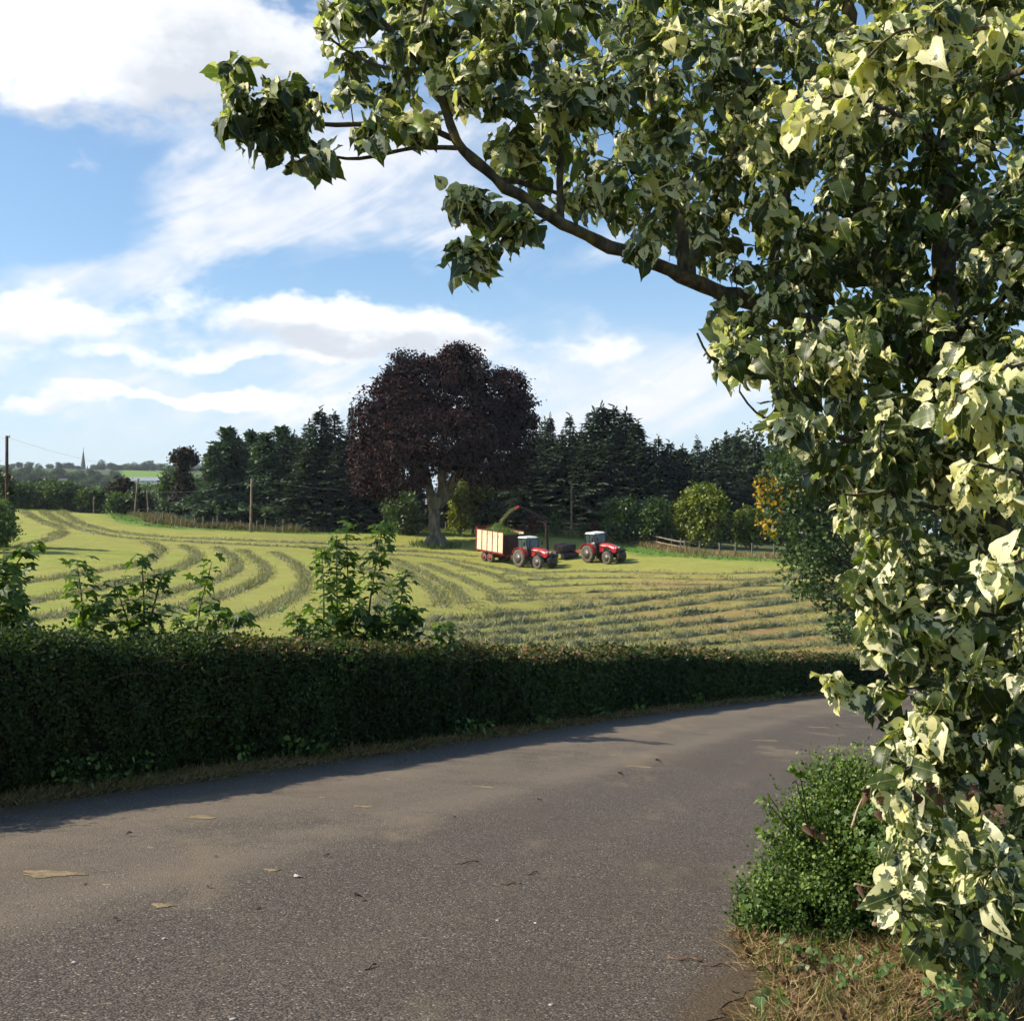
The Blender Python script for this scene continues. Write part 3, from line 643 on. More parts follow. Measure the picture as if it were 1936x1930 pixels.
def leaves_arrays(tmpls, pos, d, nrm, sc, rnd):
    """several leaf shapes mixed -> verts, faces, uv, attrs"""
    which = R.integers(0, len(tmpls), len(pos)); V, Fq, U, A, c = [], [], [], [], 0
    for i, t in enumerate(tmpls):
        k = which == i
        if not k.any(): continue
        v, f, u, a = instance_np(t[0], t[1], frames(d[k], nrm[k]), pos[k], np.asarray(sc)[k], t[2] if len(t) > 2 else None, {'rnd': rnd[k]})
        V.append(v); Fq += [q + c for q in f]; A.append(a['rnd']); c += len(v)
        if u is not None: U.append(u)
    return np.vstack(V), Fq, (np.vstack(U) if U else None), np.concatenate(A)
def foliage(name, parent, mat, tmpls, pos, d, nrm, sc, rnd, kind='stuff', base=None):
    v, f, u, a = leaves_arrays(tmpls, pos, d, nrm, sc, rnd)
    if base is None: base = np.array(parent.location) if parent is not None else np.zeros(3)
    by = {}
    for q in f: by.setdefault(q.shape[1], []).append(q)
    return link(name, mesh_np(name, v - base, [np.vstack(q) for q in by.values()], u, {'rnd': a}, smooth_=len(tmpls[0]) > 2), mat, parent, kind=kind)
_bank = {}
def single_leaves(name, key, parent, mat, tmpls, pos, d, nrm, sc, rnd, nb=8):
    """each leaf an object of its own; shapes x colour steps share meshes"""
    base = np.array(parent.location); Mx = frames(d, nrm); w = R.integers(0, len(tmpls), len(pos)); b = np.clip((rnd * nb).astype(int), 0, nb - 1)
    for i in range(len(pos)):
        k = (key, w[i], b[i])
        if k not in _bank:
            t = tmpls[w[i]]; _bank[k] = mesh_np(name, t[0], t[1], t[2] if len(t) > 2 else None, {'rnd': np.full(len(t[0]), (b[i] + .5) / nb)}, smooth_=True); _bank[k].materials.append(mat)
        o = bpy.data.objects.new(name, _bank[k]); COL.objects.link(o); o.parent = parent
        m4 = np.eye(4); m4[:3, :3] = Mx[i] * sc[i]; m4[:3, 3] = pos[i] - base; o.matrix_basis = Matrix(m4.tolist())
def in_poly(pts, poly):
    x, y = pts[:, 0], pts[:, 1]; ins = np.zeros(len(pts), bool); n = len(poly); j = n - 1
    for i in range(n):
        xi, yi = poly[i]; xj, yj = poly[j]
        c = ((yi > y) != (yj > y)) & (x < (xj - xi) * (y - yi) / (yj - yi + 1e-9) + xi); ins ^= c; j = i
    return ins
def sample_poly(poly, n, rng=None):
    rng = rng or R; p = np.array(poly, float); lo, hi_ = p.min(0), p.max(0); out = np.empty((0, 2))
    while len(out) < n:
        q = rng.uniform(lo, hi_, (n * 2, 2)); out = np.vstack([out, q[in_poly(q, poly)]])
    return out[:n]
def grow(skel, targets, seed=0, sag=0.05, step=0.12):
    """join every target to the nearest twig already there; returns twig paths and how many tips hang on each"""
    rg = np.random.default_rng(seed); nodes = [p for path in skel for p in path]; nodes = np.array(nodes); paths = []
    order = np.argsort([np.min(((nodes - t) ** 2).sum(1)) for t in targets]); buf = np.empty((len(nodes) + 40 * len(targets), 3)); n = len(nodes); buf[:n] = nodes
    for i in order:
        t = targets[i]; d2 = ((buf[:n] - t) ** 2).sum(1); k = d2.argmin(); a = buf[k]; L = math.sqrt(d2[k]); m = min(30, max(3, int(L / step) + 2))
        s_ = np.linspace(0, 1, m)[:, None]; bend = rg.normal(size=3) * 0.10 * L; bend[2] += 0.10 * L
        pts = a + (t - a) * s_ + bend * (s_ * (1 - s_) * 4) * 0.5
        paths.append((i, pts)); q = pts[1:]; buf[n:n + len(q)] = q; n += len(q)
    return paths
# ------------------------------------------------------------------ generic trees
def crown_points(lobes, n, rng, shell=0.55):
    """points in a set of ellipsoid lobes, denser towards the outside; lobes: (cx,cy,cz,rx,ry,rz)"""
    L = np.array(lobes, float); vol = (L[:, 3] * L[:, 4] * L[:, 5]) ** 0.67; w = rng.choice(len(L), n, p=vol / vol.sum())
    d = rand_dirs(n, rng); r_ = rng.uniform(shell ** 3, 1, n) ** (1 / 3.); r_ *= 1 + 0.13 * vnoise(d * 3 + w[:, None], 5, 1.2)
    return L[w, :3] + d * r_[:, None] * L[w, 3:], d, w
def crown_mesh(name, lobes, n_clump, per, clump_r, leaf, seed, tmpl=SPRIG, droop=0.0, shell=0.55, rnd_pow=1.0):
    rng = np.random.default_rng(seed); c, d, _ = crown_points(lobes, n_clump, rng, shell)
    tone = np.clip(rng.normal(0.45, 0.22, n_clump), 0, 1)
    k = np.repeat(np.arange(n_clump), per); pos = c[k] + rng.normal(size=(len(k), 3)) * clump_r * np.array((1, 1, .75))
    dirs = d[k] * 0.7 + rng.normal(size=(len(k), 3)) * 0.8; dirs[:, 2] -= droop
    nr = rng.normal(size=(len(k), 3)) * 0.6 + np.array((0, 0, 0.8)) + d[k] * 0.4
    sc = leaf * rng.uniform(0.6, 1.3, len(k)); rn = np.clip(tone[k] + rng.normal(0, 0.16, len(k)), 0, 1) ** rnd_pow
    v, f, _, a = instance_np(tmpl[0], tmpl[1], frames(dirs, nr), pos, sc, None, {'rnd': rn})
    return mesh_np(name, v, f, None, a)
def limbs_mesh(name, h, r0, lobes, seed, n=9, lean=(0, 0)):
    rng = np.random.default_rng(seed); top = np.array((lean[0], lean[1], h)); z = np.linspace(0, 1, 8)[:, None]
    tr = np.array((0, 0, -0.3)) * (1 - z) + top * z + np.concatenate([rng.normal(size=(8, 2)) * r0 * .5 * z, np.zeros((8, 1))], 1)
    rr = r0 * (1 - 0.62 * z[:, 0]); rr[0] *= 1.5; rr[1] *= 1.1; paths = [(tr, rr)]
    L = np.array(lobes)
    for i in range(n):
        t = L[i % len(L)]; e = t[:3] + rand_dirs(1, rng)[0] * t[3:] * 0.55; k = rng.uniform(0.45, 1.0); a = tr[0] + (top - tr[0]) * k
        s_ = np.linspace(0, 1, 7)[:, None]; p = a + (e - a) * s_; p[:, 2] += np.sin(s_[:, 0] * math.pi) * -0.06 * np.linalg.norm(e - a); r1 = r0 * rng.uniform(0.3, 0.5)
        paths.append((p, r1 * (1 - 0.8 * s_[:, 0])))
    v, f = tubes_np(paths, 7); return mesh_np(name, v, f, smooth_=True)
def spruce_mesh(name, h, w, seed, dens=1.0, first=0.04):
    """narrow conifer: whorls of drooping boughs feathered with side sprays"""
    rng = np.random.default_rng(seed); pos, dr, nr, sc, rn = [], [], [], [], []
    z = first * h; tone0 = 0.45
    while z < h * 0.99:
        t = z / h; L = w * (1 - t) ** 0.92 * rng.uniform(0.7, 1.2) + 0.10; nb = int(rng.integers(6, 10) * dens * (1 - .35 * t)); ph = rng.uniform(0, 6.28)
        for b in range(nb):
            a = ph + b * 6.283 / nb + rng.normal() * 0.25; l = L * rng.uniform(0.7, 1.2); up = 0.35 * t - 0.10 + rng.normal() * 0.08
            hd = np.array((math.cos(a), math.sin(a), 0.)); m = max(2, int(l / 0.26)); s_ = (np.arange(m) + .6) / m; tone = np.clip(tone0 + rng.normal() * 0.2, 0, 1)
            pts = np.array((0, 0, z)) + hd * (s_ * l)[:, None]; pts[:, 2] += up * s_ * l - 0.30 * l * s_ ** 2 + 0.18 * l * s_ ** 4
            side = np.array((-hd[1], hd[0], 0))
            for sg in (-1, 1, 0):
                dd = hd * 0.75 + side * sg * 0.75 + np.array((0, 0, -0.28 if sg else 0.05)); dd = np.tile(dd, (m, 1)) + rng.normal(size=(m, 3)) * 0.22
                pos.append(pts); dr.append(dd); nr.append(np.tile((0, 0, 1.), (m, 1)) + rng.normal(size=(m, 3)) * 0.45)
                sc.append(np.stack([0.30 + 0.28 * (1 - s_), (0.42 + 0.35 * (1 - s_)) * rng.uniform(.7, 1.3, m), np.ones(m)], 1) * (0.38 + 0.62 * (1 - t))); rn.append(np.clip(tone + 0.35 * s_ - .1 + rng.normal(0, .12, m), 0, 1))
        z += rng.uniform(0.22, 0.36) * (1 - 0.35 * t) / dens
    pos, dr, nr, sc, rn = (np.concatenate(a) for a in (pos, dr, nr, sc, rn))
    lead = 10; tp = np.stack([np.zeros(lead), np.zeros(lead), np.linspace(h * .90, h * 1.02, lead)], 1); pos = np.vstack([pos, tp]); dr = np.vstack([dr, rng.normal(size=(lead, 3)) * .4 + (0, 0, 1)]); nr = np.vstack([nr, rng.normal(size=(lead, 3))]); sc = np.vstack([sc, np.tile((.09, .4, 1), (lead, 1))]); rn = np.concatenate([rn, np.full(lead, .7)])
    v, f, _, a = instance_np(SPRIG[0], SPRIG[1], frames(dr, nr), pos, sc, None, {'rnd': rn}); return mesh_np(name, v, f, None, a)
def trunk_mesh(name, h, r0, seed=0):
    rng = np.random.default_rng(seed); z = np.linspace(-0.4, h, 9); p = np.stack([np.cumsum(rng.normal(size=9)) * r0 * .12, np.cumsum(rng.normal(size=9)) * r0 * .12, z], 1)
    v, f = tubes_np([(p, r0 * (1 - 0.85 * (z + .4) / (h + .4)))], 8); return mesh_np(name, v, f, smooth_=True)
def pine_mesh(name, h, w, seed):
    """bushier pine: tufted boughs in tiers"""
    rng = np.random.default_rng(seed); pos, dr, tone = [], [], []; z = 0.03 * h
    while z < h * 0.98:
        t = z / h; L = 1.15 * w * (1.0 - t) ** 0.95 * (0.85 + 0.15 * math.sin(t * 11 + seed)) + 0.10; nb = int(rng.integers(5, 8)); ph = rng.uniform(0, 6.28)
        for b in range(nb):
            a = ph + b * 6.283 / nb + rng.normal() * .3; l = L * rng.uniform(0.65, 1.2); hd = np.array((math.cos(a), math.sin(a), 0.)); tn = rng.normal(.45, .18); up = rng.uniform(0.0, 0.35) + .3 * t
            for s_ in np.arange(0.25, 1.01, 0.45 / l):
                c = np.array((0, 0, z)) + hd * s_ * l; c[2] += up * s_ * l - 0.25 * l * s_ ** 2; m = 9
                pos.append(c + rng.normal(size=(m, 3)) * np.array((.24, .24, .16)) * (1 - .55 * t)); dr.append(hd * .6 + rng.normal(size=(m, 3)) * .7 + (0, 0, .35)); tone.append(np.clip(tn + .25 * s_ + rng.normal(0, .12, m), 0, 1))
        z += rng.uniform(.36, .55) * (1 - .3 * t)
    pos, dr, tone = np.concatenate(pos), np.concatenate(dr), np.concatenate(tone)
    v, f, _, a = instance_np(SPRIG[0], SPRIG[1], frames(dr, rng.normal(size=dr.shape)), pos, np.stack([.26 * rng.uniform(.7, 1.3, len(pos)), .46 * rng.uniform(.7, 1.3, len(pos)), np.ones(len(pos))], 1), None, {'rnd': tone}); return mesh_np(name, v, f, None, a)
def gpos(px, Y):
    x = (px - W0 / 2) / F0 * Y; return np.array((x, Y, gz(x, Y)))
def put_tree(name, crown, crown_mat, trunk, trunk_mat, loc, scale, rz, label, cat='tree', group=None, crown_name='crown'):
    e = empty(name, loc, label, cat, group, rz); e.scale = (scale, scale, scale) if np.isscalar(scale) else tuple(float(a) for a in scale)
    link(crown_name, crown, crown_mat, e, kind=None); link('trunk', trunk, trunk_mat, e); return e
# ------------------------------------------------------------------ copper beech
def build_beech():
    b = gpos(824, 119); e = empty('copper_beech', b, 'large copper beech with dark purple crown and pale trunk in the mown field', 'tree')
    k = 119 / F0
    lob = []
    for px, py, rx, rz, dy in ((830, 745, 95, 75, 0), (760, 790, 85, 70, -1.5), (905, 770, 90, 75, 1), (870, 705, 60, 40, .5), (790, 720, 55, 45, -1), (950, 745, 50, 45, 0), (720, 830, 60, 70, 0), (700, 880, 42, 50, 1), (945, 840, 62, 85, 1),
                              (830, 830, 110, 60, -3), (830, 830, 110, 60, 4), (975, 780, 32, 40, 0), (770, 885, 60, 45, -2.5), (735, 920, 30, 26, -1), (700, 900, 30, 40, -2), (965, 870, 36, 60, 2), (905, 880, 48, 40, -2.5), (860, 680, 38, 16, 0), (735, 760, 30, 30, 0), (745, 722, 20, 14, 0)):
        c = P(px, py, 119) - b; lob.append((c[0], c[1] + dy, c[2], rx * k, min(rx, 75) * k * 1.0, rz * k))
    rg = np.random.default_rng(22)
    for i in range(46):       # small uneven boughs round the outside
        L = lob[rg.integers(0, 20)]; d = rand_dirs(1, rg)[0]; d[1] *= .6; q = rg.uniform(1.0, 2.0); lob.append((L[0] + d[0] * L[3] * .95, L[1] + d[1] * L[4] * .95, L[2] + d[2] * L[5] * .95, q, q, q * .55))
    me = crown_mesh('crown', lob, 8800, 14, 0.27, 0.235, 21, droop=0.7, shell=0.6)
    link('crown', me, M['beech'], e)
    # trunk with root flare and a few strong limbs
    rng = np.random.default_rng(3); T = lambda px, py, dy=0: P(px, py, 119) - b + np.array((0, dy, 0))
    base = [T(824, 1044), T(824, 1034), T(823, 1015), T(821, 990), T(822, 962), T(826, 940)]
    base[0][2] = -0.4
    paths = [(catmull(base, 4), np.interp(np.linspace(0, 1, 21), [0, .2, .45, .8, 1], [1.15, .74, .60, .56, .68]))]
    for pts, r0 in (([(820, 965), (815, 940), (806, 900), (795, 850), (780, 790)], .55), ([(828, 960), (836, 930), (835, 880), (840, 800), (842, 730)], .55), ([(830, 955), (852, 925), (868, 895), (885, 860), (915, 800)], .52), ([(826, 950), (850, 915), (862, 880), (880, 820)], .35),
                    ([(812, 925), (790, 890), (760, 850), (725, 820)], .3), ([(872, 890), (905, 865), (945, 840)], .28), ([(800, 880), (770, 860), (740, 830)], .22), ([(806, 962), (803, 975)], .25)):
        q = np.array([T(x, y, rng.normal() * .6 if i > 1 else 0) for i, (x, y) in enumerate(pts)]); q = catmull(q, 5); paths.append((q, np.linspace(r0, r0 * .35, len(q))))
    for a in np.linspace(0, 6.28, 8)[:-1]:
        d = np.array((math.cos(a), math.sin(a), 0)); paths.append((np.array([d * .5 + (0, 0, .9), d * 1.0 + (0, 0, .25), d * 1.7 + (0, 0, -.25)]) + (base[1] * (1, 1, 0)), np.array((.42, .34, .12))))
    v, f = tubes_np(paths, 10); v += 0.05 * vnoise(v, 6, 2.3)[:, None] * rand_dirs(len(v), rng)
    link('trunk', mesh_np('trunk', v, f, smooth_=True), M['beech_bark'], e)
    rng = np.random.default_rng(8); n = 420; a = rng.uniform(0, 6.28, n); r_ = rng.uniform(.9, 2.6, n); pos = np.stack([np.cos(a) * r_, np.sin(a) * r_, np.zeros(n)], 1) + b; pos[:, 2] = gzf(pos[:, 0], pos[:, 1])
    gr = foliage('long_grass', None, M['grass'], [BLADE], pos, np.stack([np.cos(a) * .4, np.sin(a) * .4, np.ones(n)], 1), rand_dirs(n), np.stack([np.full(n, .09), rng.uniform(.3, .75, n), np.ones(n)], 1), rng.uniform(0, .8, n)); tag(gr, 'uncut tuft of green grass round the beech trunk', 'grass')
build_beech()
# ------------------------------------------------------------------ plantation behind the field
SPR = [(spruce_mesh('crown', 12, w, s_, 1.0), trunk_mesh('trunk', 11.6, .2, s_)) for s_, w in ((1, 2.5), (2, 2.9), (3, 2.2), (4, 3.3))]
PIN = [(pine_mesh('crown', 12, w, s_), trunk_mesh('trunk', 11, .22, s_)) for s_, w in ((11, 3.0), (12, 3.4), (13, 2.6))]
ORD = ('first', 'second', 'third', 'fourth', 'fifth', 'sixth', 'seventh', 'eighth', 'ninth', 'tenth', 'eleventh', 'twelfth', 'thirteenth', 'fourteenth', 'fifteenth', 'sixteenth', 'seventeenth', 'eighteenth', 'nineteenth', 'twentieth', 'twenty first', 'twenty second', 'twenty third', 'twenty fourth', 'twenty fifth', 'twenty sixth', 'twenty seventh')
def conifer(kind, px, top, Y, label, group, wide=1.0, i=0):
    b = gpos(px, Y); h = P(px, top, Y)[2] - b[2]; bank = SPR if kind == 's' else PIN; c, t = bank[i % len(bank)]; s_ = h / 12.0
    put_tree('spruce_tree' if kind == 's' else 'pine_tree', c, M['spruce' if kind == 's' else 'pine'], t, M['dark_bark'], b, (s_ * wide * 1.5, s_ * wide * 1.5, s_), i * 1.7 + px * .01, label, 'tree', group)
gl, gr_ = 'conifers left of the copper beech', 'conifers right of the copper beech'
_l = (('p', 402, 842, 133, 1.0), ('p', 430, 808, 136, 1.25), ('p', 475, 812, 140, 1.15), ('p', 500, 818, 134, 1.15), ('p', 533, 806, 139, 1.15), ('s', 555, 820, 143, 1.1))
for i, (k, px, top, Y, w) in enumerate(_l):
    conifer(k, px, top, Y, f'blue green conifer, {ORD[i]} from the left end of the belt behind the field', gl, w, i)
for i, (px, top, Y, w) in enumerate(sorted(((583, 800, 137, 1.25), (603, 776, 133, 1.5), (630, 782, 136, 1.4), (575, 850, 130, 1.3), (640, 840, 131, 1.4), (690, 806, 140, 1.3), (712, 812, 136, 1.2), (740, 830, 141, 1.2), (670, 830, 138, 1.1)))):
    conifer('s', px, top, Y, f'dark drooping spruce, {ORD[i]} from the left between pines and copper beech', gl, w, i)
conifer('s', 662, 768, 145, 'tallest thin spruce spire rising beside the copper beech', gl, .55, 2)
for i, (px, top, Y, w) in enumerate(sorted(((985, 800, 142, 1.2), (1008, 790, 139, 1.0), (1030, 796, 143, 1.1), (1040, 788, 138, .9), (1077, 786, 141, 1.0), (1062, 820, 134, 1.2), (1005, 840, 133, 1.3), (960, 830, 138, 1.3), (930, 850, 142, 1.2), (880, 850, 143, 1.2), (1100, 815, 144, 1.1), (785, 860, 144, 1.2), (840, 870, 146, 1.2)))):
    conifer('s', px, top, Y, f'dark spruce, {ORD[i]} from the left in the row behind the copper beech', gr_, w, i + 1)
for i, (px, top, Y, w) in enumerate(sorted(((1122, 778, 140, 1.5), (1138, 768, 137, 1.5), (1160, 770, 142, 1.6), (1185, 779, 138, 1.5), (1205, 800, 135, 1.5), (1150, 830, 132, 1.6), (1100, 850, 132, 1.3), (1215, 850, 133, 1.4)))):
    conifer('s', px, top, Y, f'broad dark spruce, {ORD[i]} from the left in the tall clump right of the tractors', gr_, w, i)
for i, (px, top, Y, w) in enumerate(sorted(((1245, 828, 141, 1.2), (1268, 836, 138, 1.3), (1292, 846, 143, 1.3), (1320, 830, 147, .9), (1352, 836, 143, 1.2), (1375, 822, 150, .8), (1395, 824, 148, .9), (1240, 880, 132, 1.4), (1430, 835, 146, 1.2), (1300, 875, 136, 1.2)))):
    conifer('s', px, top, Y, f'lower dark spruce, {ORD[i]} from the left at the right end of the belt', gr_, w, i + 2)
for i, (px, top, Y, w) in enumerate(((410, 850, 150, 1.6), (452, 835, 152, 1.6), (515, 832, 154, 1.6), (565, 828, 152, 1.5), (618, 826, 155, 1.7), (655, 832, 152, 1.5), (1020, 828, 154, 1.5), (1052, 830, 152, 1.5), (1088, 822, 156, 1.5), (1172, 812, 154, 1.8), (1228, 842, 152, 1.6), (1258, 850, 150, 1.6), (1285, 852, 153, 1.6), (1310, 856, 150, 1.6), (1338, 850, 152, 1.6), (1410, 846, 154, 1.6))):
    conifer('s' if i % 3 else 'p', px, top, Y, f'back row conifer filling the belt, {ORD[i]} from the left', 'back row of the conifer belt', w, i)
# ------------------------------------------------------------------ broadleaved trees and shrubs
def round_tree(name, px, top, Y, wpx, mat, label, seed, group=None, trunk_frac=0.25, n=420, per=9, leaf=.30, clump=.34, cat='tree', base_y=None, nlobe=7, flat=1.0, shell=.5):
    b = gpos(px, Y); h = P(px, top, Y)[2] - b[2]; w = wpx * Y / F0 / 2; rng = np.random.default_rng(seed); z0 = h * trunk_frac; lob = [(0, 0, (h + z0) / 2, w * .75, w * .75, (h - z0) / 2 * .95)]
    for i in range(nlobe):
        a = rng.uniform(0, 6.28); r_ = rng.uniform(.3, .62) * w; zz = rng.uniform(z0 + .2 * (h - z0), h - .22 * (h - z0)); q = rng.uniform(.3, .48); lob.append((math.cos(a) * r_, math.sin(a) * r_, zz, w * q, w * q, min((h - z0) * q * .6, w * q * 1.2) * flat))
    e = empty(name, b, label, cat, group); link('crown', crown_mesh('crown', lob, n, per, clump, leaf, seed, shell=shell), mat, e)
    link('trunk', limbs_mesh('trunk', z0 + (h - z0) * .45, max(.06, h * .022), lob, seed, 6), M['dark_bark'], e); return e
# lit shrub seen between the beech limbs, bushes behind the fence
round_tree('young_tree', 893, 880, 128, 62, M['yellowish'], 'sunlit yellow green young tree behind the copper beech trunk', 31, n=500, trunk_frac=.12)
round_tree('young_tree', 870, 930, 126, 40, M['yellowish'], 'small yellow green bush low beside the copper beech trunk', 32, n=260, trunk_frac=.05)
round_tree('shrub', 762, 926, 127, 85, M['shrub'], 'olive green rounded shrub left of the beech trunk behind the fence', 33, n=520, trunk_frac=.03, leaf=.26, cat='shrub')
round_tree('shrub', 925, 945, 128, 70, M['broad'], 'dark green shrub right of the beech trunk behind the trailer', 34, n=420, trunk_frac=.03, cat='shrub')
round_tree('shrub', 1172, 943, 119, 74, M['shrub'], 'leafy green shrub nearest the right hand tractor cab', 35, n=620, trunk_frac=.04, cat='shrub', leaf=.26)
round_tree('shrub', 1235, 940, 119, 92, M['shrub'], 'wide leafy green shrub left of the golden conifer', 36, n=760, trunk_frac=.04, cat='shrub', leaf=.26)
round_tree('golden_conifer', 1332, 914, 118, 122, M['golden'], 'bushy golden green conifer bright on top behind the wire fence', 37, n=1100, trunk_frac=.03, leaf=.30, clump=.3, per=10, cat='shrub')
round_tree('shrub', 1418, 955, 121, 62, M['golden'], 'small olive green bush right of the golden conifer', 38, n=380, trunk_frac=.03, cat='shrub')
round_tree('sapling', 1052, 972, 124, 26, M['shrub'], 'pale green sapling behind the rail fence beside the pole', 39, n=90, trunk_frac=.1, leaf=.24, clump=.22, nlobe=3)
round_tree('sapling', 1008, 974, 124, 15, M['redbush'], 'reddish sapling behind the rail fence above the trailer', 40, n=60, trunk_frac=.15, leaf=.22, clump=.2, nlobe=3)
round_tree('sapling', 1127, 986, 123, 16, M['redbush'], 'reddish bush above the rail fence left of the right hand tractor', 41, n=60, trunk_frac=.15, leaf=.22, clump=.2, nlobe=3)
round_tree('sapling', 1102, 992, 123, 12, M['shrub'], 'small green sapling behind the rail fence right of the pole', 42, n=45, trunk_frac=.15, leaf=.2, clump=.2, nlobe=3)
round_tree('tall_tree', 1415, 812, 158, 130, M['broad'], 'tall dark rounded deciduous tree behind the right end of the spruces', 43, trunk_frac=.05, n=1000, leaf=.5, clump=.5)
round_tree('tall_tree', 1490, 820, 152, 120, M['broad'], 'tall dark deciduous tree behind the roadside maple', 44, trunk_frac=.05, n=900, leaf=.5, clump=.5)
for i, (px, top, w) in enumerate(((1560, 880, 120), (1660, 860, 150), (1770, 850, 150), (1890, 860, 150))):
    round_tree('woodland_tree', px, top, 150 + 4 * i, w, M['broad'], f'dark woodland tree, {ORD[i]} from the left behind the variegated poplar', 200 + i, None, n=420, leaf=.6, clump=.6, trunk_frac=.04)
# dark bare-stemmed tree with a round purple head, at the left end of the belt
def mop_tree():
    b = gpos(349, 138); k = 138 / F0; e = empty('mop_headed_tree', b, 'tall dark tree with a round dark brown mop head left of the conifers', 'tree')
    T = lambda px, py: P(px, py, 138) - b; lob = []
    for px, py, rx, rz in ((348, 864, 22, 14), (338, 868, 13, 9), (361, 868, 12, 9), (348, 900, 12, 24), (352, 935, 19, 22), (340, 945, 16, 18), (360, 955, 14, 22)):
        c = T(px, py); lob.append((*c, rx * k, rx * k, rz * k))
    link('crown', crown_mesh('crown', lob, 640, 10, .26, .3, 50, shell=.4), M['mop'], e); link('trunk', trunk_mesh('trunk', T(349, 868)[2], .3, 5), M['dark_bark'], e)
mop_tree()
for i, (px, top, Y, w, m, lab) in enumerate(((322, 880, 160, 50, 'shrub', 'grey green tree just left of the mop headed tree'), (330, 950, 145, 56, 'broad', 'rounded bush at the foot of the mop headed tree'), (298, 928, 220, 46, 'broad', 'round dark tree between the two leaning poles and the conifers'),
                                            (372, 905, 150, 40, 'shrub', 'grey green tree between the mop headed tree and the first pine'), (232, 906, 150, 60, 'mop', 'brown leaved bushy tree left of the leaning poles'), (228, 935, 142, 52, 'shrub', 'pale green rounded bush left of the leaning poles'), (262, 925, 148, 46, 'broad', 'dark bush directly behind the leaning poles'))):
    round_tree('hedgerow_tree', px, top, Y, w, M[m], lab, 60 + i, n=420, trunk_frac=.06, leaf=.34)
# hedgerow trees along the left skyline of the field: five shapes shared by the copies
BT = []
for s_ in range(5):
    rng = np.random.default_rng(300 + s_); lob = [(0, 0, 3.4, 2.2, 2.2, 2.6)] + [(math.cos(a) * 1.5, math.sin(a) * 1.5, rng.uniform(2, 5), 1.2, 1.2, 1.1) for a in rng.uniform(0, 6.28, 7)]
    BT.append((crown_mesh('crown', lob, 380, 9, .3, .34, 310 + s_, shell=.5), limbs_mesh('trunk', 3.2, .16, lob, s_, 5)))
for i, px in enumerate(np.linspace(-40, 215, 17)):
    Y = 165 + 10 * math.sin(i * 2.3); c, t = BT[i % 5]; b = gpos(px, Y); s_ = ((965 - (903 + 7 * math.sin(i * 1.9) - 4 * math.cos(i * 3.1) + (8 if px > 150 else 0))) / F0 * Y) / 6.2
    put_tree('hedgerow_tree', c, M['broad' if i % 3 else 'shrub'], t, M['dark_bark'], b, (s_ * 1.25, s_ * 1.25, s_), i * 1.3, f'bushy hedgerow tree on the left skyline of the field, {ORD[i]} from the left', 'tree', 'hedgerow trees at the left field edge')
for i, px in enumerate(np.linspace(0, 390, 18)):
    Y = 270 + 40 * math.sin(i * 2.1); c, t = BT[(i + 2) % 5]; b = gpos(px, Y); s_ = max(.8, (P(px, 921 + 6 * math.sin(i * 2.7), Y)[2] - b[2]) / 6.0)
    put_tree('valley_tree', c, M['broad'], t, M['dark_bark'], b, (s_ * 1.3, s_ * 1.3, s_), i * 2.3, f'middle distance valley tree below the church hill, {ORD[i]} from the left', 'tree', 'trees in the valley')
far = [(px, 905 - 4 * math.sin(px * .09) + (0 if px < 200 else 8) + (11 if 100 < px < 172 else 0), 640 + 50 * math.sin(px * .3)) for px in range(-20, 235, 13)]
for i, (px, top, Y) in enumerate(far):
    c, t = BT[(i + 1) % 5]; b = gpos(px, Y); s_ = max(1.2, (P(px, top, Y)[2] - b[2]) / 6.0); put_tree('hillside_tree', c, M['broad'], t, M['dark_bark'], b, (s_ * 1.35, s_ * 1.35, s_), i * 2.9, f'distant hazy tree on the slope below the church, {ORD[i]} from the left', 'tree', 'trees on the church hillside')
for i, (px, top, w) in enumerate(sorted([(35, 884, 1.0), (92, 877, .95), (70, 892, 1.2), (52, 894, 1.2), (110, 893, 1.2), (128, 897, 1.2), (190, 870, .9), (175, 886, 1.1), (206, 885, 1.1), (216, 882, 1.1), (18, 898, 1.3), (-10, 896, 1.3)] + [(px, 877 - 6 * math.sin(px * .21) + (3 if px > 300 else 0), 1.1) for px in range(228, 392, 12)])):
    Y = 1010 + 20 * math.sin(i * 1.7); c, t = BT[i % 5]; b = gpos(px, Y); h = P(px, top, Y)[2] - b[2]; s_ = max(1.3, h / 6.0)
    put_tree('ridge_tree', c, M['broad'], t, M['dark_bark'], b, (s_ * w, s_ * w, s_), i * 2.1, f'distant tree on the far ridge by the church and pasture, {ORD[i]} from the left', 'tree', 'trees on the far ridge')
# bank and bush at the left edge of the picture
round_tree('bush', 0, 878, 88, 50, M['broad'], 'dark bush at the foot of the brown pole on the left edge', 70, n=420, trunk_frac=.0, leaf=.24, clump=.25, cat='bush')
round_tree('bush', -8, 935, 84, 90, M['weed'], 'low green bank of weeds on the left edge of the mown field', 71, n=520, trunk_frac=.0, leaf=.2, clump=.2, cat='bush')
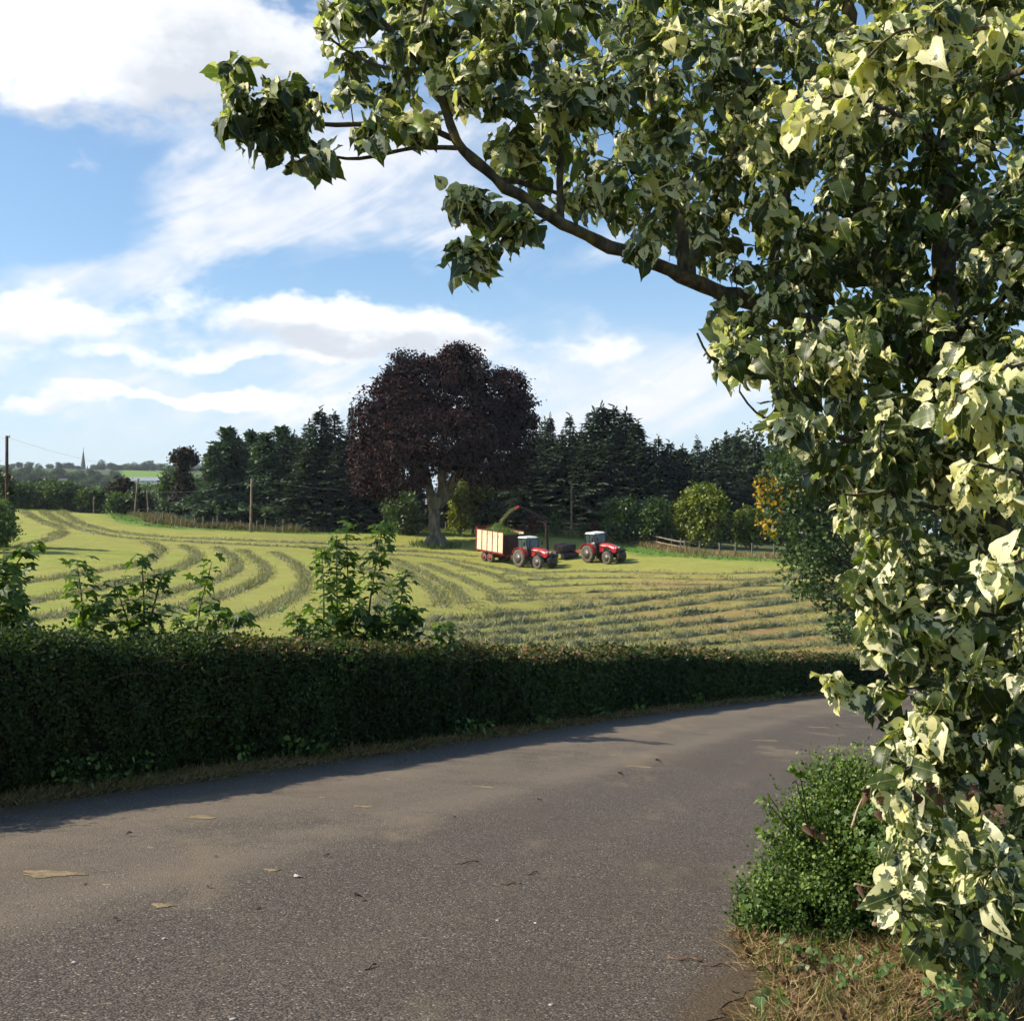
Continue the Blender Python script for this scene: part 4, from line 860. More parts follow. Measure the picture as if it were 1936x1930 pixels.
# ------------------------------------------------------------------ swaths of cut grass
def build_swaths():
    cnt_ = {'left': 0, 'right': 0, 'mid': 0}
    for si, (ln, kind) in enumerate(SW):
        rng = np.random.default_rng(500 + si); k = len(ln)
        if k < 4: continue
        t = np.gradient(ln, axis=0); t /= np.linalg.norm(t, axis=1)[:, None] + 1e-9; nn = np.stack([t[:, 1], -t[:, 0]], 1); s_ = np.arange(k) * .6
        wid = {'left': .52, 'right': .42, 'mid': .36}[kind]; hgt = {'left': .10, 'right': .24, 'mid': .09}[kind]
        lump = .70 + .30 * np.sin(s_ * 1.1 + si) * np.sin(s_ * .37 + 2 * si) + .24 * rng.normal(size=k) - (.35 * (np.sin(s_ * .8 + si * 1.7) > .6) if kind == 'right' else 0)
        if kind == 'mid': lump *= (np.sin(s_ * .45 + si * 2) + rng.normal(size=k) * .5 > -.45)
        taper = np.minimum(1, np.minimum(np.arange(k), np.arange(k)[::-1]) / 4.); lump = np.clip(lump, .05, 1.4) * taper
        cross = np.array((-1, -.7, -.35, 0, .35, .7, 1.)); prof = np.array((-.12, .55, .9, 1, .92, .5, -.12)); m = len(cross)
        c = ln[:, None] + nn[:, None] * (cross[None, :, None] * (wid * (.55 + .35 * lump + .25 * np.sin(s_ * .5 + si * 3)))[:, None, None] + rng.normal(size=(k, m, 1)) * .07)
        z = gzf(c[..., 0], c[..., 1]) + prof[None] * (hgt * lump)[:, None] + rng.normal(size=(k, m)) * .03 * (prof > 0) - .01
        V = np.concatenate([c, z[..., None]], 2).reshape(-1, 3); a, b = np.meshgrid(np.arange(k - 1), np.arange(m - 1), indexing='ij')
        Fq = np.stack([a * m + b, a * m + b + 1, (a + 1) * m + b + 1, (a + 1) * m + b], 2).reshape(-1, 4)[:, ::-1]; rn = np.clip(rng.normal(.48 if kind == 'left' else .38, .14, len(V)), 0, 1)
        # loose stalks combed along the row
        dens = {'left': 55, 'right': 62, 'mid': 26}[kind]; n = int(k * .6 * dens); i = rng.integers(0, k, n); o = np.clip(rng.normal(0, .62, n), -1.9, 1.9) * wid; pos = ln[i] + nn[i] * o[:, None] + t[i] * rng.uniform(-.3, .3, n)[:, None]
        hz = hgt * lump[i] * np.interp(np.abs(o) / wid, [0, .4, .7, 1, 1.2], [1, .9, .55, .02, 0]); p3 = np.stack([pos[:, 0], pos[:, 1], gzf(pos[:, 0], pos[:, 1]) + hz - .02], 1)
        d = np.concatenate([t[i] * rng.normal(.3, .9, n)[:, None] + nn[i] * rng.normal(0, .7, n)[:, None], rng.uniform(.05, .75, n)[:, None]], 1)
        v2, f2, _, a2 = instance_np(BLADE[0], BLADE[1], frames(d, rng.normal(size=(n, 3)) * .5 + (0, 0, 1)), p3, np.stack([rng.uniform(.03, .06, n), rng.uniform(.14, .34, n) * (.55 + .5 * lump[i]), np.full(n, .6)], 1), None, {'rnd': np.clip(rng.normal(.60 if kind == 'left' else .5, .24, n), 0, 1)})
        me = mesh_np('grass_swath', np.vstack([V, v2]), [np.vstack([Fq, f2[0] + len(V)]), f2[1] + len(V)], None, {'rnd': np.concatenate([rn, a2['rnd']])})
        o_ = link('grass_swath', me, M['cut'])
        w_ = ORD[cnt_[kind]]; cnt_[kind] += 1
        tag(o_, {'left': f'curving swath of cut grass on the left slope, {w_} counting from the far headland rightwards', 'right': f'straight ridge of cut grass across the near right field, {w_} counting towards the hedge', 'mid': f'thin scattered swath of cut grass, {w_} counting from the tractors towards the hedge'}[kind], 'grass swath', {'left': 'curving swaths on the left slope', 'right': 'straight swaths in the near right field', 'mid': 'thin swaths in front of the tractors'}[kind])
build_swaths()
# loose clippings left all over the right half, uncut grass along the fence
def scatter_field():
    rng = np.random.default_rng(77); q = np.array([ground_hit(*p) for p in sample_poly([(820, 1078), (1500, 1075), (1700, 1150), (1650, 1235), (820, 1200)], 260, rng)]); n = 26
    c = np.repeat(q, n, 0) + rng.normal(size=(len(q) * n, 2)) * .35; k = len(c); p3 = np.stack([c[:, 0], c[:, 1], gzf(c[:, 0], c[:, 1])], 1)
    o = foliage('grass_clippings', None, M['cut'], [BLADE], p3, np.concatenate([rng.normal(size=(k, 2)), rng.uniform(.02, .5, (k, 1))], 1), rng.normal(size=(k, 3)) * .5 + (0, 0, 1), np.stack([rng.uniform(.03, .06, k), rng.uniform(.12, .3, k), np.full(k, .5)], 1), np.clip(rng.normal(.5, .25, k), 0, 1)); tag(o, 'loose cut grass scattered over the right half of the field', 'cut grass')
    # tall grass and weeds at the fence
    f = FENCE; t = np.gradient(f, axis=0); t /= np.linalg.norm(t, axis=1)[:, None]; nn = np.stack([-t[:, 1], t[:, 0]], 1)
    for nm, mat, cnt, lo, hi_, wd, h0, h1, lab, cat, x0, x1 in (('long_grass', 'grass', 15000, -4.2, -.4, .07, .10, .32, 'lush green uncut grass margin along the field fence', 'grass', -60, 80), ('rough_weeds', 'rough', 11000, -1.2, 2.6, .10, .45, 1.15, 'tall brown and olive weeds along the old fence on the left', 'weeds', -46, -9), ('dry_grass', 'straw', 5200, -.9, 1.0, .05, .35, .85, 'tall dry tan grass along the wire fence on the right', 'grass', 9, 60), ('fence_weeds', 'grass', 3500, -.6, 2.0, .08, .3, .9, 'green weeds under the fence behind the beech and tractors', 'weeds', -9, 12)):
        j = rng.integers(0, len(f), cnt * 3); j = j[(f[j, 0] > x0) & (f[j, 0] < x1)][:cnt]; m = len(j); off = rng.uniform(lo, hi_, m); c = f[j] + nn[j] * off[:, None] + t[j] * rng.uniform(-.3, .3, m)[:, None]
        keep = vnoise(np.stack([c[:, 0], c[:, 1], 0 * off], 1), 13, .5) > -.75 + 0 * off; c = c[keep]; m = len(c); p3 = np.stack([c[:, 0], c[:, 1], gzf(c[:, 0], c[:, 1]) - .03], 1)
        hh = rng.uniform(h0, h1, m) * (.8 + .35 * vnoise(p3, 17, .8)); o = foliage(nm, None, M[mat], [BLADE], p3, np.concatenate([rng.normal(size=(m, 2)) * .28, np.ones((m, 1))], 1), rng.normal(size=(m, 3)), np.stack([rng.uniform(.6, 1.4, m) * wd, hh, np.full(m, .5)], 1), np.clip(rng.normal(.5, .26, m), 0, 1)); tag(o, lab, cat)
scatter_field()
# ------------------------------------------------------------------ clipped hedge
def build_hedge():
    e = empty('hedge', (HL[90][0], HL[90][1], gz(*HL[90])), 'long dark clipped hedge along the far side of the road', 'hedge'); base = np.array(e.location); rng = np.random.default_rng(90)
    idx = np.where((HL[:, 1] > -6) & (HL[:, 1] < 76))[0]; Hh, Wd = 1.42, 1.15
    cs = np.array([(.0, -.05), (.08, .30), (.10, .80), (.05, 1.19), (-.10, 1.30), (-.55, 1.32), (-1.0, 1.28), (-1.15, 1.08), (-1.17, .5), (-1.1, -.05)]); m = len(cs)
    p = HL[idx]; nn = HN[idx]; V = np.zeros((len(idx), m, 3)); zz = plane(p[:, 0], p[:, 1])
    hv = 1 + .035 * np.sin(np.arange(len(idx)) * .11) + .02 * np.sin(np.arange(len(idx)) * .43 + 1)
    cen = np.array((-.55, .7)); cs2 = cen + (cs - cen) * np.array((.86, .93))
    for j in range(m):
        V[:, j, :2] = p + nn * cs2[j, 0]; V[:, j, 2] = zz + cs2[j, 1] * hv
    a, b = np.meshgrid(np.arange(len(idx) - 1), np.arange(m - 1), indexing='ij'); f = np.stack([a * m + b, a * m + b + 1, (a + 1) * m + b + 1, (a + 1) * m + b], 2).reshape(-1, 4)
    V = V.reshape(-1, 3); V += .05 * vnoise(V, 3, 4)[:, None] * rand_dirs(len(V), rng); link('branches', mesh_np('branches', V - base, f), M['core'], e)  # solid dark shell added inside the leaves to block light, no separate branches
    # leaves: denser close by
    dist = np.linalg.norm(p, axis=1); seg = np.linalg.norm(np.diff(cs, axis=0), axis=1); cum = np.concatenate([[0], np.cumsum(seg)]); vis = (p[:, 1] > 4)
    w = np.where(vis, np.clip(12.5 / dist, .12, 1.0) ** 1.6, .08); cnt = 200000; i = rng.choice(len(idx) - 1, cnt, p=w[:-1] / w[:-1].sum())
    s_ = rng.uniform(0, 1, cnt) ** 1.0 * cum[-3]; q = np.stack([np.interp(s_, cum, cs[:, 0]), np.interp(s_, cum, cs[:, 1])], 1)
    out = q - cen; out /= np.linalg.norm(out, axis=1)[:, None]; al = rng.uniform(0, .3, cnt)[:, None]; xy = p[i] + (p[i + 1] - p[i]) * al / .3; nrm2 = nn[i]
    lumps = np.stack([xy[:, 0], xy[:, 1], q[:, 1] * 1.0], 1); push = .10 * vnoise(lumps, 21, 1.6) + .05 * vnoise(lumps, 22, 6.0) + rng.normal(size=cnt) * .03 + np.where((q[:, 1] > 1.2) & (rng.random(cnt) < .04), rng.uniform(0, .16, cnt), 0)
    q2 = q + out * push[:, None]; pos = np.concatenate([xy + nrm2 * q2[:, :1], (plane(xy[:, 0], xy[:, 1]) + q2[:, 1] * hv[i])[:, None]], 1)
    on = np.concatenate([nrm2 * out[:, :1], out[:, 1:]], 1); d = rng.normal(size=(cnt, 3)) * .9 + on * .5; nr = on + rng.normal(size=(cnt, 3)) * .7
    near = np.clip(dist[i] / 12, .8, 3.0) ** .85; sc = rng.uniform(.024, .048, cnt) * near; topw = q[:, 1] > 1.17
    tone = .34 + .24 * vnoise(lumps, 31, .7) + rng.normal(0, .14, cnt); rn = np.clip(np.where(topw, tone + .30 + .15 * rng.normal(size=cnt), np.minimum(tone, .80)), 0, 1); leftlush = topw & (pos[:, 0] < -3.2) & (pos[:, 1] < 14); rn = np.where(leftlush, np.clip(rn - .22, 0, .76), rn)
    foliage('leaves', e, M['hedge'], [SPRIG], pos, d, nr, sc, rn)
    # a few bare twigs and bramble shoots on the face
    paths = []
    for _ in range(110):
        i = rng.choice(len(idx) - 1, p=w[:-1] / w[:-1].sum()); h = rng.uniform(.15, 1.35); a = np.array((*(p[i] + nn[i] * .11), zz[i] + h)); L = rng.uniform(.15, .5); dr = np.array((*(nn[i] * .25 + HT[idx][i] * rng.normal() * .8), rng.uniform(-.2, .9))); s_ = np.linspace(0, 1, 6)[:, None]
        paths.append((a + dr * s_ * L + np.array((0, 0, -.12)) * s_ ** 2, .0045 * (1 - .6 * s_[:, 0])))
    v, f = tubes_np(paths, 4); link('twigs', mesh_np('twigs', v - base, f), M['twig'], e, kind='stuff')
    # brambles and larger leaves growing through the face
    bp, bdir = [], []
    for _ in range(26):
        i = rng.choice(len(idx) - 1, p=w[:-1] / w[:-1].sum()); h = rng.uniform(.15, 1.2); m_ = rng.integers(25, 60); t_ = HT[idx][i]; du = rng.normal(size=m_) * .16; dv = rng.normal(size=m_) * .13
        bp.append(np.concatenate([p[i] + t_ * du[:, None] + nn[i] * (.12 + .05 * rng.random((m_, 1))), (zz[i] + h + dv)[:, None]], 1)); bdir.append(np.tile(np.array((*nn[i], .1)), (m_, 1)))
    bp, bdir = np.vstack(bp), np.vstack(bdir); m_ = len(bp); foliage('bramble_leaves', e, M['bush'], PALM, bp, rng.normal(size=(m_, 3)) * .7 + (0, 0, -.5), bdir + rng.normal(size=(m_, 3)) * .5, rng.uniform(.035, .075, m_), rng.uniform(0, .65, m_))
    # dry grass at the foot of the hedge
    cnt = 26000; i = rng.choice(len(idx) - 1, cnt, p=w[:-1] / w[:-1].sum()); o = np.clip(np.abs(rng.normal(.18, .22, cnt)), 0, .85); xy = p[i] + HT[idx][i] * rng.uniform(0, .3, cnt)[:, None] + nn[i] * o[:, None]; pos = np.stack([xy[:, 0], xy[:, 1], plane(xy[:, 0], xy[:, 1]) - .005], 1)
    near = np.clip(dist[i] / 12, .8, 3.0); hh = rng.uniform(.03, .14, cnt) * (1.25 - o) * near ** .4; g_ = foliage('verge_grass', None, M['verge'], [BLADE], pos, np.concatenate([rng.normal(size=(cnt, 2)) * .8 + nn[i] * .5, rng.uniform(.15, 1, (cnt, 1))], 1), rng.normal(size=(cnt, 3)), np.stack([rng.uniform(.006, .014, cnt) * near, hh, np.full(cnt, .1)], 1), np.clip(rng.normal(.52, .25, cnt) + .15 * vnoise(pos, 41, 1.2), 0, 1)); tag(g_, 'thin strip of dry brown grass at the foot of the hedge', 'grass')
    cnt = 2600; i = rng.choice(len(idx) - 1, cnt, p=w[:-1] / w[:-1].sum()); cl = vnoise(np.stack([p[i, 0], p[i, 1], 0 * p[i, 0]], 1), 51, 1.1) > .3; i = i[cl]; cnt = len(i); xy = p[i] + HT[idx][i] * rng.uniform(0, .3, cnt)[:, None] + nn[i] * rng.uniform(.08, .38, cnt)[:, None]; hh = rng.uniform(.0, .28, cnt); pos = np.stack([xy[:, 0], xy[:, 1], plane(xy[:, 0], xy[:, 1]) + hh], 1)
    g_ = foliage('hedge_weeds', None, M['bush'], [SPRIG], pos, rng.normal(size=(cnt, 3)) + np.concatenate([nn[i], np.zeros((cnt, 1))], 1) * .6, rng.normal(size=(cnt, 3)) + (0, 0, .8), rng.uniform(.03, .075, cnt) * np.clip(dist[i] / 12, .8, 2.5), np.clip(rng.normal(.45, .25, cnt), 0, 1)); tag(g_, 'low leafy weeds growing out at the foot of the hedge', 'weeds')
build_hedge()
# ------------------------------------------------------------------ sycamore shoots behind the hedge
def sycamore(stems, Y, label, seed, leaf=.26, dens=1.2):
    """stems: list of picture points bottom -> top"""
    rng = np.random.default_rng(seed); st = [np.array([P(x, y, Y + rng.normal() * .25) for x, y in s_]) for s_ in stems]; b = np.array((st[0][0][0], st[0][0][1], 0.)); b[2] = gz(b[0], b[1])
    e = empty('sycamore_sapling', b, label, 'sapling'); pos, d, nr, sc = [], [], [], []
    for q in st:
        q = catmull(q, 8); foot = np.array((q[0][0] * .7 + b[0] * .3, q[0][1], gz(q[0][0], q[0][1]) - .1)); q = np.vstack([catmull(np.array([foot, q[0]]), 6)[:-1], q]); L = np.linalg.norm(np.diff(q, axis=0), axis=1).sum(); nb = MB().tube(q, np.linspace(.022, .006, len(q)), 6); o = nb.build('stem', M['stem'], e, True, base=b)
        qq = resample(q, .085 / dens); qq = qq[int(len(qq) * .30):]; m = len(qq)
        for i, c in enumerate(qq):
            t = i / max(1, m - 1); a0 = i * 1.571 + rng.normal() * .35
            for a in ((a0, a0 + math.pi, a0 + 1.3 + rng.normal() * .4, a0 + 4.4 + rng.normal() * .5) if t < .9 else (a0, a0 + 1.6, a0 + 3.1, a0 + 4.7)):
                pet = rng.uniform(.05, .24) * (1.15 - .55 * t); dr = np.array((math.cos(a), math.sin(a), rng.uniform(.0, .7))); pos.append(c + dr * pet); dd = dr + np.array((0, 0, -rng.uniform(.3, 1.0))) + rng.normal(size=3) * .25; d.append(dd); nr.append(np.array((0, 0, 1.)) + dr * .3 + rng.normal(size=3) * .35); sc.append(leaf * rng.uniform(.6, 1.2) * (1.05 - .35 * t))
    pos, d, nr, sc = map(np.array, (pos, d, nr, sc)); rn = np.clip(rng.beta(1.6, 2.6, len(pos)) + .12 * rng.normal(size=len(pos)), 0, .999); k = np.argsort(-sc)[:300]; rest = np.setdiff1d(np.arange(len(pos)), k)
    single_leaves('leaf', 'syc', e, M['sycamore'], PALM, pos[k], d[k], nr[k], sc[k], rn[k])
    if len(rest): foliage('small_leaves', e, M['sycamore'], PALM, pos[rest], d[rest], nr[rest], sc[rest], rn[rest])
sycamore([[(612, 1240), (612, 1120), (608, 1040)], [(640, 1240), (637, 1120), (636, 1010)], [(665, 1240), (658, 1100), (655, 990)], [(690, 1240), (702, 1120), (716, 1040), (724, 992)], [(668, 1240), (672, 1180), (676, 1150)], [(650, 1240), (645, 1190), (640, 1165)]], 18.0, 'tallest clump of sycamore shoots rising above the hedge in front of the beech', 101, dens=.95)
sycamore([[(748, 1240), (755, 1160), (765, 1085)], [(735, 1240), (738, 1190), (742, 1150)], [(770, 1240), (768, 1190), (775, 1150)], [(715, 1240), (712, 1200), (708, 1175)]], 18.3, 'shorter sycamore shoot just right of the tallest clump behind the hedge', 102)
sycamore([[(160, 1230), (155, 1140), (145, 1060)], [(165, 1230), (180, 1170), (186, 1140)], [(130, 1230), (125, 1190)]], 14.5, 'single stemmed sycamore shoot with a round leafy top above the left hedge', 103, dens=.9)
sycamore([[(272, 1230), (272, 1140), (268, 1055)], [(272, 1230), (300, 1110), (318, 1080)], [(250, 1230), (240, 1170), (215, 1100)], [(255, 1230), (262, 1180)]], 14.8, 'spreading sycamore shoot above the hedge left of the middle one', 104, dens=.9)
sycamore([[(370, 1230), (378, 1150), (400, 1065)], [(385, 1230), (400, 1180), (420, 1150)], [(350, 1230), (345, 1190), (330, 1150)], [(440, 1230), (445, 1185), (452, 1165)]], 15.2, 'leaning sycamore shoot above the hedge with pale leaf undersides', 105, dens=.9)
sycamore([[(20, 1240), (20, 1140), (30, 1070), (62, 1030)], [(0, 1240), (-5, 1130), (5, 1060)], [(-20, 1240), (-10, 1180), (10, 1150)], [(40, 1240), (30, 1180), (10, 1110)]], 12.5, 'dark sycamore shoot cut by the left edge of the picture', 106)
sycamore([[(560, 1240), (565, 1190), (555, 1160)], [(585, 1240), (590, 1200), (600, 1175)]], 17.4, 'low sycamore sprig at the left foot of the tallest clump', 107, leaf=.2)
sycamore([[(832, 1250), (835, 1200), (838, 1180)], [(850, 1250), (852, 1205), (858, 1190)]], 19.0, 'small sycamore sprig above the hedge right of the shoots', 108, leaf=.2)
# ------------------------------------------------------------------ roadside maple behind the poplar
def build_maple():
    Y = 48.0; b = gpos(1700, Y); e = empty('field_maple', b, 'leafy green maple with orange tinged tips overhanging the hedge behind the poplar', 'tree'); rng = np.random.default_rng(120); k = Y / F0
    lob = []
    for px, py, rx, rz, dy in ((1500, 905, 62, 55, 0), (1480, 960, 52, 55, 0), (1545, 985, 90, 80, 1), (1560, 870, 80, 45, 1), (1630, 900, 95, 70, 2), (1540, 1075, 66, 50, 0), (1600, 1100, 80, 60, 1), (1690, 1000, 110, 110, 2), (1700, 1120, 95, 80, 2), (1600, 1180, 50, 26, -.5), (1580, 1195, 22, 12, -.5), (1650, 1190, 55, 30, 0), (1520, 1020, 40, 45, -.8), (1790, 980, 110, 130, 3), (1800, 1130, 110, 80, 3), (1455, 920, 25, 45, 0), (1525, 1120, 22, 20, -.6)):
        c = P(px, py, Y) - b; lob.append((c[0], c[1] + dy, c[2], rx * k, min(rx, 70) * k, rz * k))
    c, d, w = crown_points(lob, 3000, rng, .55); per = 4; kk = np.repeat(np.arange(len(c)), per); pos = c[kk] + rng.normal(size=(len(kk), 3)) * .16 + b; dr = d[kk] * .5 + rng.normal(size=(len(kk), 3)) * .5 + (0, 0, -.6); nr = rng.normal(size=(len(kk), 3)) * .6 + (-.3, -.2, .8)
    tone = np.clip(rng.normal(.4, .18, len(c)), 0, .88); autumn = (rng.random(len(c)) < .02) | ((np.abs(c[:, 0] + b[0] - P(1440, 920, Y)[0]) < .55) & (np.abs(c[:, 2] + b[2] - P(0, 930, Y)[2]) < .65) & (rng.random(len(c)) < .6)) | ((np.abs(c[:, 0] + b[0] - P(1450, 990, Y)[0]) < .4) & (np.abs(c[:, 2] + b[2] - P(0, 995, Y)[2]) < .3))
    tone = np.where(autumn, .97, tone); rn = tone[kk] + rng.normal(0, .08, len(kk)) * ~autumn[kk]; rn = np.clip(rn, 0, np.where(autumn[kk], 1, .88)); sc = rng.uniform(.15, .26, len(kk)); vis = np.where(pos[:, 0] / pos[:, 1] < (1600 - 968) / F0)[0]; pick = vis[np.argsort(pos[vis, 1])[:300]]; rest = np.setdiff1d(np.arange(len(pos)), pick)
    single_leaves('leaf', 'map', e, M['maple'], PALM, pos[pick], dr[pick], nr[pick], sc[pick], np.clip(rn[pick], 0, .999), 12); foliage('leaves', e, M['maple'], PALM, pos[rest], dr[rest], nr[rest], sc[rest], rn[rest])
    link('trunk', limbs_mesh('trunk', 7.0, .24, lob, 12, 22), M['dark_bark'], e)
build_maple()
# ------------------------------------------------------------------ variegated poplar in the foreground
def build_poplar():
    rng = np.random.default_rng(140); T = lambda a: np.array([P(*q) for q in a])
    base = np.array((*(P(1975, 1500, 6.3)[:2]), 0.)); base[2] = gz(base[0], base[1]); e = empty('variegated_poplar', base, 'variegated poplar with cream and green leaves filling the right foreground', 'tree')
    SK = [  # picture x, y, depth; start radius, end radius
        ([(1960, 1640, 6.3), (1935, 1400, 6.3), (1905, 1200, 6.35), (1872, 980, 6.5), (1815, 760, 6.7), (1785, 520, 6.9), (1795, 250, 7.0), (1806, 0, 7.2), (1812, -200, 7.3), (1830, -800, 7.5)], .115, .02, 'trunk'),
        ([(1800, 700, 6.75), (1710, 600, 7.1), (1640, 450, 7.4), (1612, 250, 7.5), (1605, 0, 7.6), (1600, -200, 7.7), (1590, -700, 7.9)], .070, .02, 'limb'),
        ([(1790, 700, 6.75), (1640, 645, 6.6), (1500, 602, 6.45), (1360, 552, 6.3), (1260, 508, 6.2), (1180, 478, 6.15), (1080, 430, 6.05), (1000, 385, 6.0), (930, 330, 5.95), (872, 282, 5.9), (835, 180, 5.85), (775, 95, 5.8), (715, 30, 5.75), (660, -60, 5.7)], .060, .013, 'limb'),
        ([(868, 280, 5.9), (800, 278, 5.85), (720, 292, 5.8), (640, 300, 5.75), (570, 270, 5.7)], .013, .006, 'branch'),
        ([(855, 262, 5.9), (800, 240, 5.9), (700, 238, 5.85), (600, 235, 5.8), (500, 205, 5.75), (430, 150, 5.7)], .017, .006, 'branch'),
        ([(800, 130, 5.85), (740, 130, 5.9), (660, 100, 5.9), (610, 60, 5.9)], .012, .005, 'branch'),
        ([(850, 220, 5.9), (900, 120, 6.2), (960, 40, 6.4), (1000, -60, 6.5)], .018, .009, 'branch'),
        ([(790, 100, 5.8), (800, 30, 5.6), (815, -40, 5.5)], .010, .006, 'branch'),
        ([(1010, 390, 6.0), (930, 385, 5.9), (870, 375, 5.85), (842, 372, 5.8)], .009, .004, 'branch'),
        ([(1040, 410, 6.0), (980, 440, 5.9), (930, 465, 5.85), (890, 480, 5.8)], .009, .004, 'branch'),
        ([(930, 335, 5.95), (1000, 350, 6.2), (1080, 380, 6.4), (1160, 400, 6.6)], .016, .008, 'branch'),
        ([(1060, 420, 6.05), (1060, 340, 6.2), (1050, 200, 6.4), (1060, 60, 6.6), (1080, -60, 6.7)], .022, .010, 'branch'),
        ([(1290, 520, 6.25), (1290, 420, 6.3), (1250, 330, 6.5), (1230, 200, 6.7), (1200, 0, 6.9)], .030, .012, 'branch'),
        ([(1300, 525, 6.25), (1340, 400, 6.8), (1400, 250, 7.2), (1430, 100, 7.6), (1470, -50, 7.9)], .030, .014, 'branch'),
        ([(1450, 590, 6.4), (1470, 450, 6.8), (1500, 300, 7.2), (1520, 120, 7.5), (1560, -50, 7.7)], .030, .014, 'branch'),
        ([(1620, 300, 7.5), (1500, 220, 7.6), (1400, 160, 7.4), (1330, 60, 7.3)], .026, .010, 'branch'),
        ([(1790, 300, 7.0), (1700, 180, 6.8), (1560, 90, 6.6), (1450, 10, 6.5)], .026, .010, 'branch'),
        ([(1790, 480, 6.9), (1880, 380, 6.6), (1960, 300, 6.3)], .026, .012, 'branch'),
        ([(1800, 640, 6.8), (1900, 560, 6.4), (1980, 480, 6.0)], .026, .012, 'branch'),
        ([(1780, 700, 6.75), (1640, 690, 6.4), (1520, 690, 6.1), (1430, 712, 5.9), (1350, 685, 5.8), (1318, 630, 5.75)], .022, .006, 'branch'),
        ([(1840, 860, 6.6), (1720, 840, 6.2), (1600, 830, 5.9), (1500, 815, 5.8), (1430, 780, 5.7), (1398, 740, 5.65)], .022, .005, 'branch'),
        ([(1868, 960, 6.5), (1760, 900, 6.0), (1640, 880, 5.7), (1560, 890, 5.5), (1520, 900, 5.4)], .022, .006, 'branch'),
        ([(1880, 1010, 6.5), (1760, 960, 5.8), (1680, 930, 5.4), (1600, 935, 5.2)], .020, .006, 'branch'),
        ([(1890, 1100, 6.4), (1800, 1100, 5.9), (1700, 1110, 5.6), (1650, 1105, 5.5), (1590, 1110, 5.4)], .022, .006, 'branch'),
        ([(1900, 1180, 6.4), (1800, 1140, 5.8), (1720, 1160, 5.5), (1640, 1230, 5.3)], .022, .006, 'branch'),
        ([(1960, 1280, 6.2), (1850, 1230, 5.9), (1760, 1180, 5.6), (1700, 1140, 5.4)], .030, .008, 'branch'),
        ([(1910, 1260, 6.35), (1790, 1250, 5.9), (1720, 1290, 5.6), (1660, 1320, 5.5), (1610, 1325, 5.45), (1565, 1300, 5.4)], .016, .004, 'branch'),
        ([(1930, 1380, 6.3), (1830, 1370, 5.7), (1750, 1390, 5.4), (1690, 1380, 5.3), (1655, 1350, 5.25)], .018, .005, 'branch'),
        ([(1940, 1450, 6.3), (1850, 1480, 5.6), (1750, 1500, 5.2), (1640, 1480, 5.0)], .018, .005, 'branch'),
        ([(1960, 1600, 6.2), (1850, 1620, 5.4), (1760, 1640, 5.0), (1690, 1620, 4.8)], .018, .005, 'branch'),
        ([(1965, 1640, 6.2), (1880, 1720, 5.3), (1800, 1760, 4.8), (1740, 1780, 4.6)], .016, .005, 'branch'),
        ([(1800, 200, 7.0), (1900, 150, 6.0), (1960, 110, 5.2), (1900, 60, 4.6), (1800, 60, 4.4), (1700, 60, 4.3), (1640, 110, 4.3)], .024, .005, 'branch'),
        ([(1795, 300, 7.0), (1700, 220, 5.8), (1600, 180, 5.0), (1540, 190, 4.7)], .020, .005, 'branch'),
        ([(1860, 900, 6.5), (1930, 780, 5.6), (1960, 700, 5.0), (1880, 700, 4.6), (1800, 760, 4.4)], .022, .006, 'branch'),
        ([(1890, 1080, 6.4), (1960, 1000, 5.4), (1930, 900, 4.9), (1830, 880, 4.7)], .020, .006, 'branch'),
        ([(1900, 1150, 6.4), (1980, 1120, 5.2), (1940, 1060, 4.6), (1890, 1090, 4.5)], .018, .005, 'branch')]
    nodes = []; tr = []
    for pts, r0, r1, nm in SK:
        q = T(pts)
        if nm == 'trunk': q = np.vstack([[base + (0, 0, -.15)], q])
        q = resample(catmull(q, 8), .07); q[1:-1] += rng.normal(size=(len(q) - 2, 3)) * .006; rr = np.linspace(r0, r1, len(q)) * (1 + .08 * rng.normal(size=len(q)))
        nodes.append(q)
        if nm == 'branch': v, f = tubes_np([(q, rr)], 7); link('branch', mesh_np('branch', v - base, f, smooth_=True), M['bark'], e)
        else: v, f = tubes_np([(q, rr)], 12); v += .006 * vnoise(v, 2, 25)[:, None] * rand_dirs(len(v), rng); link(nm, mesh_np(nm, v - base, f, smooth_=True), M['bark'], e)
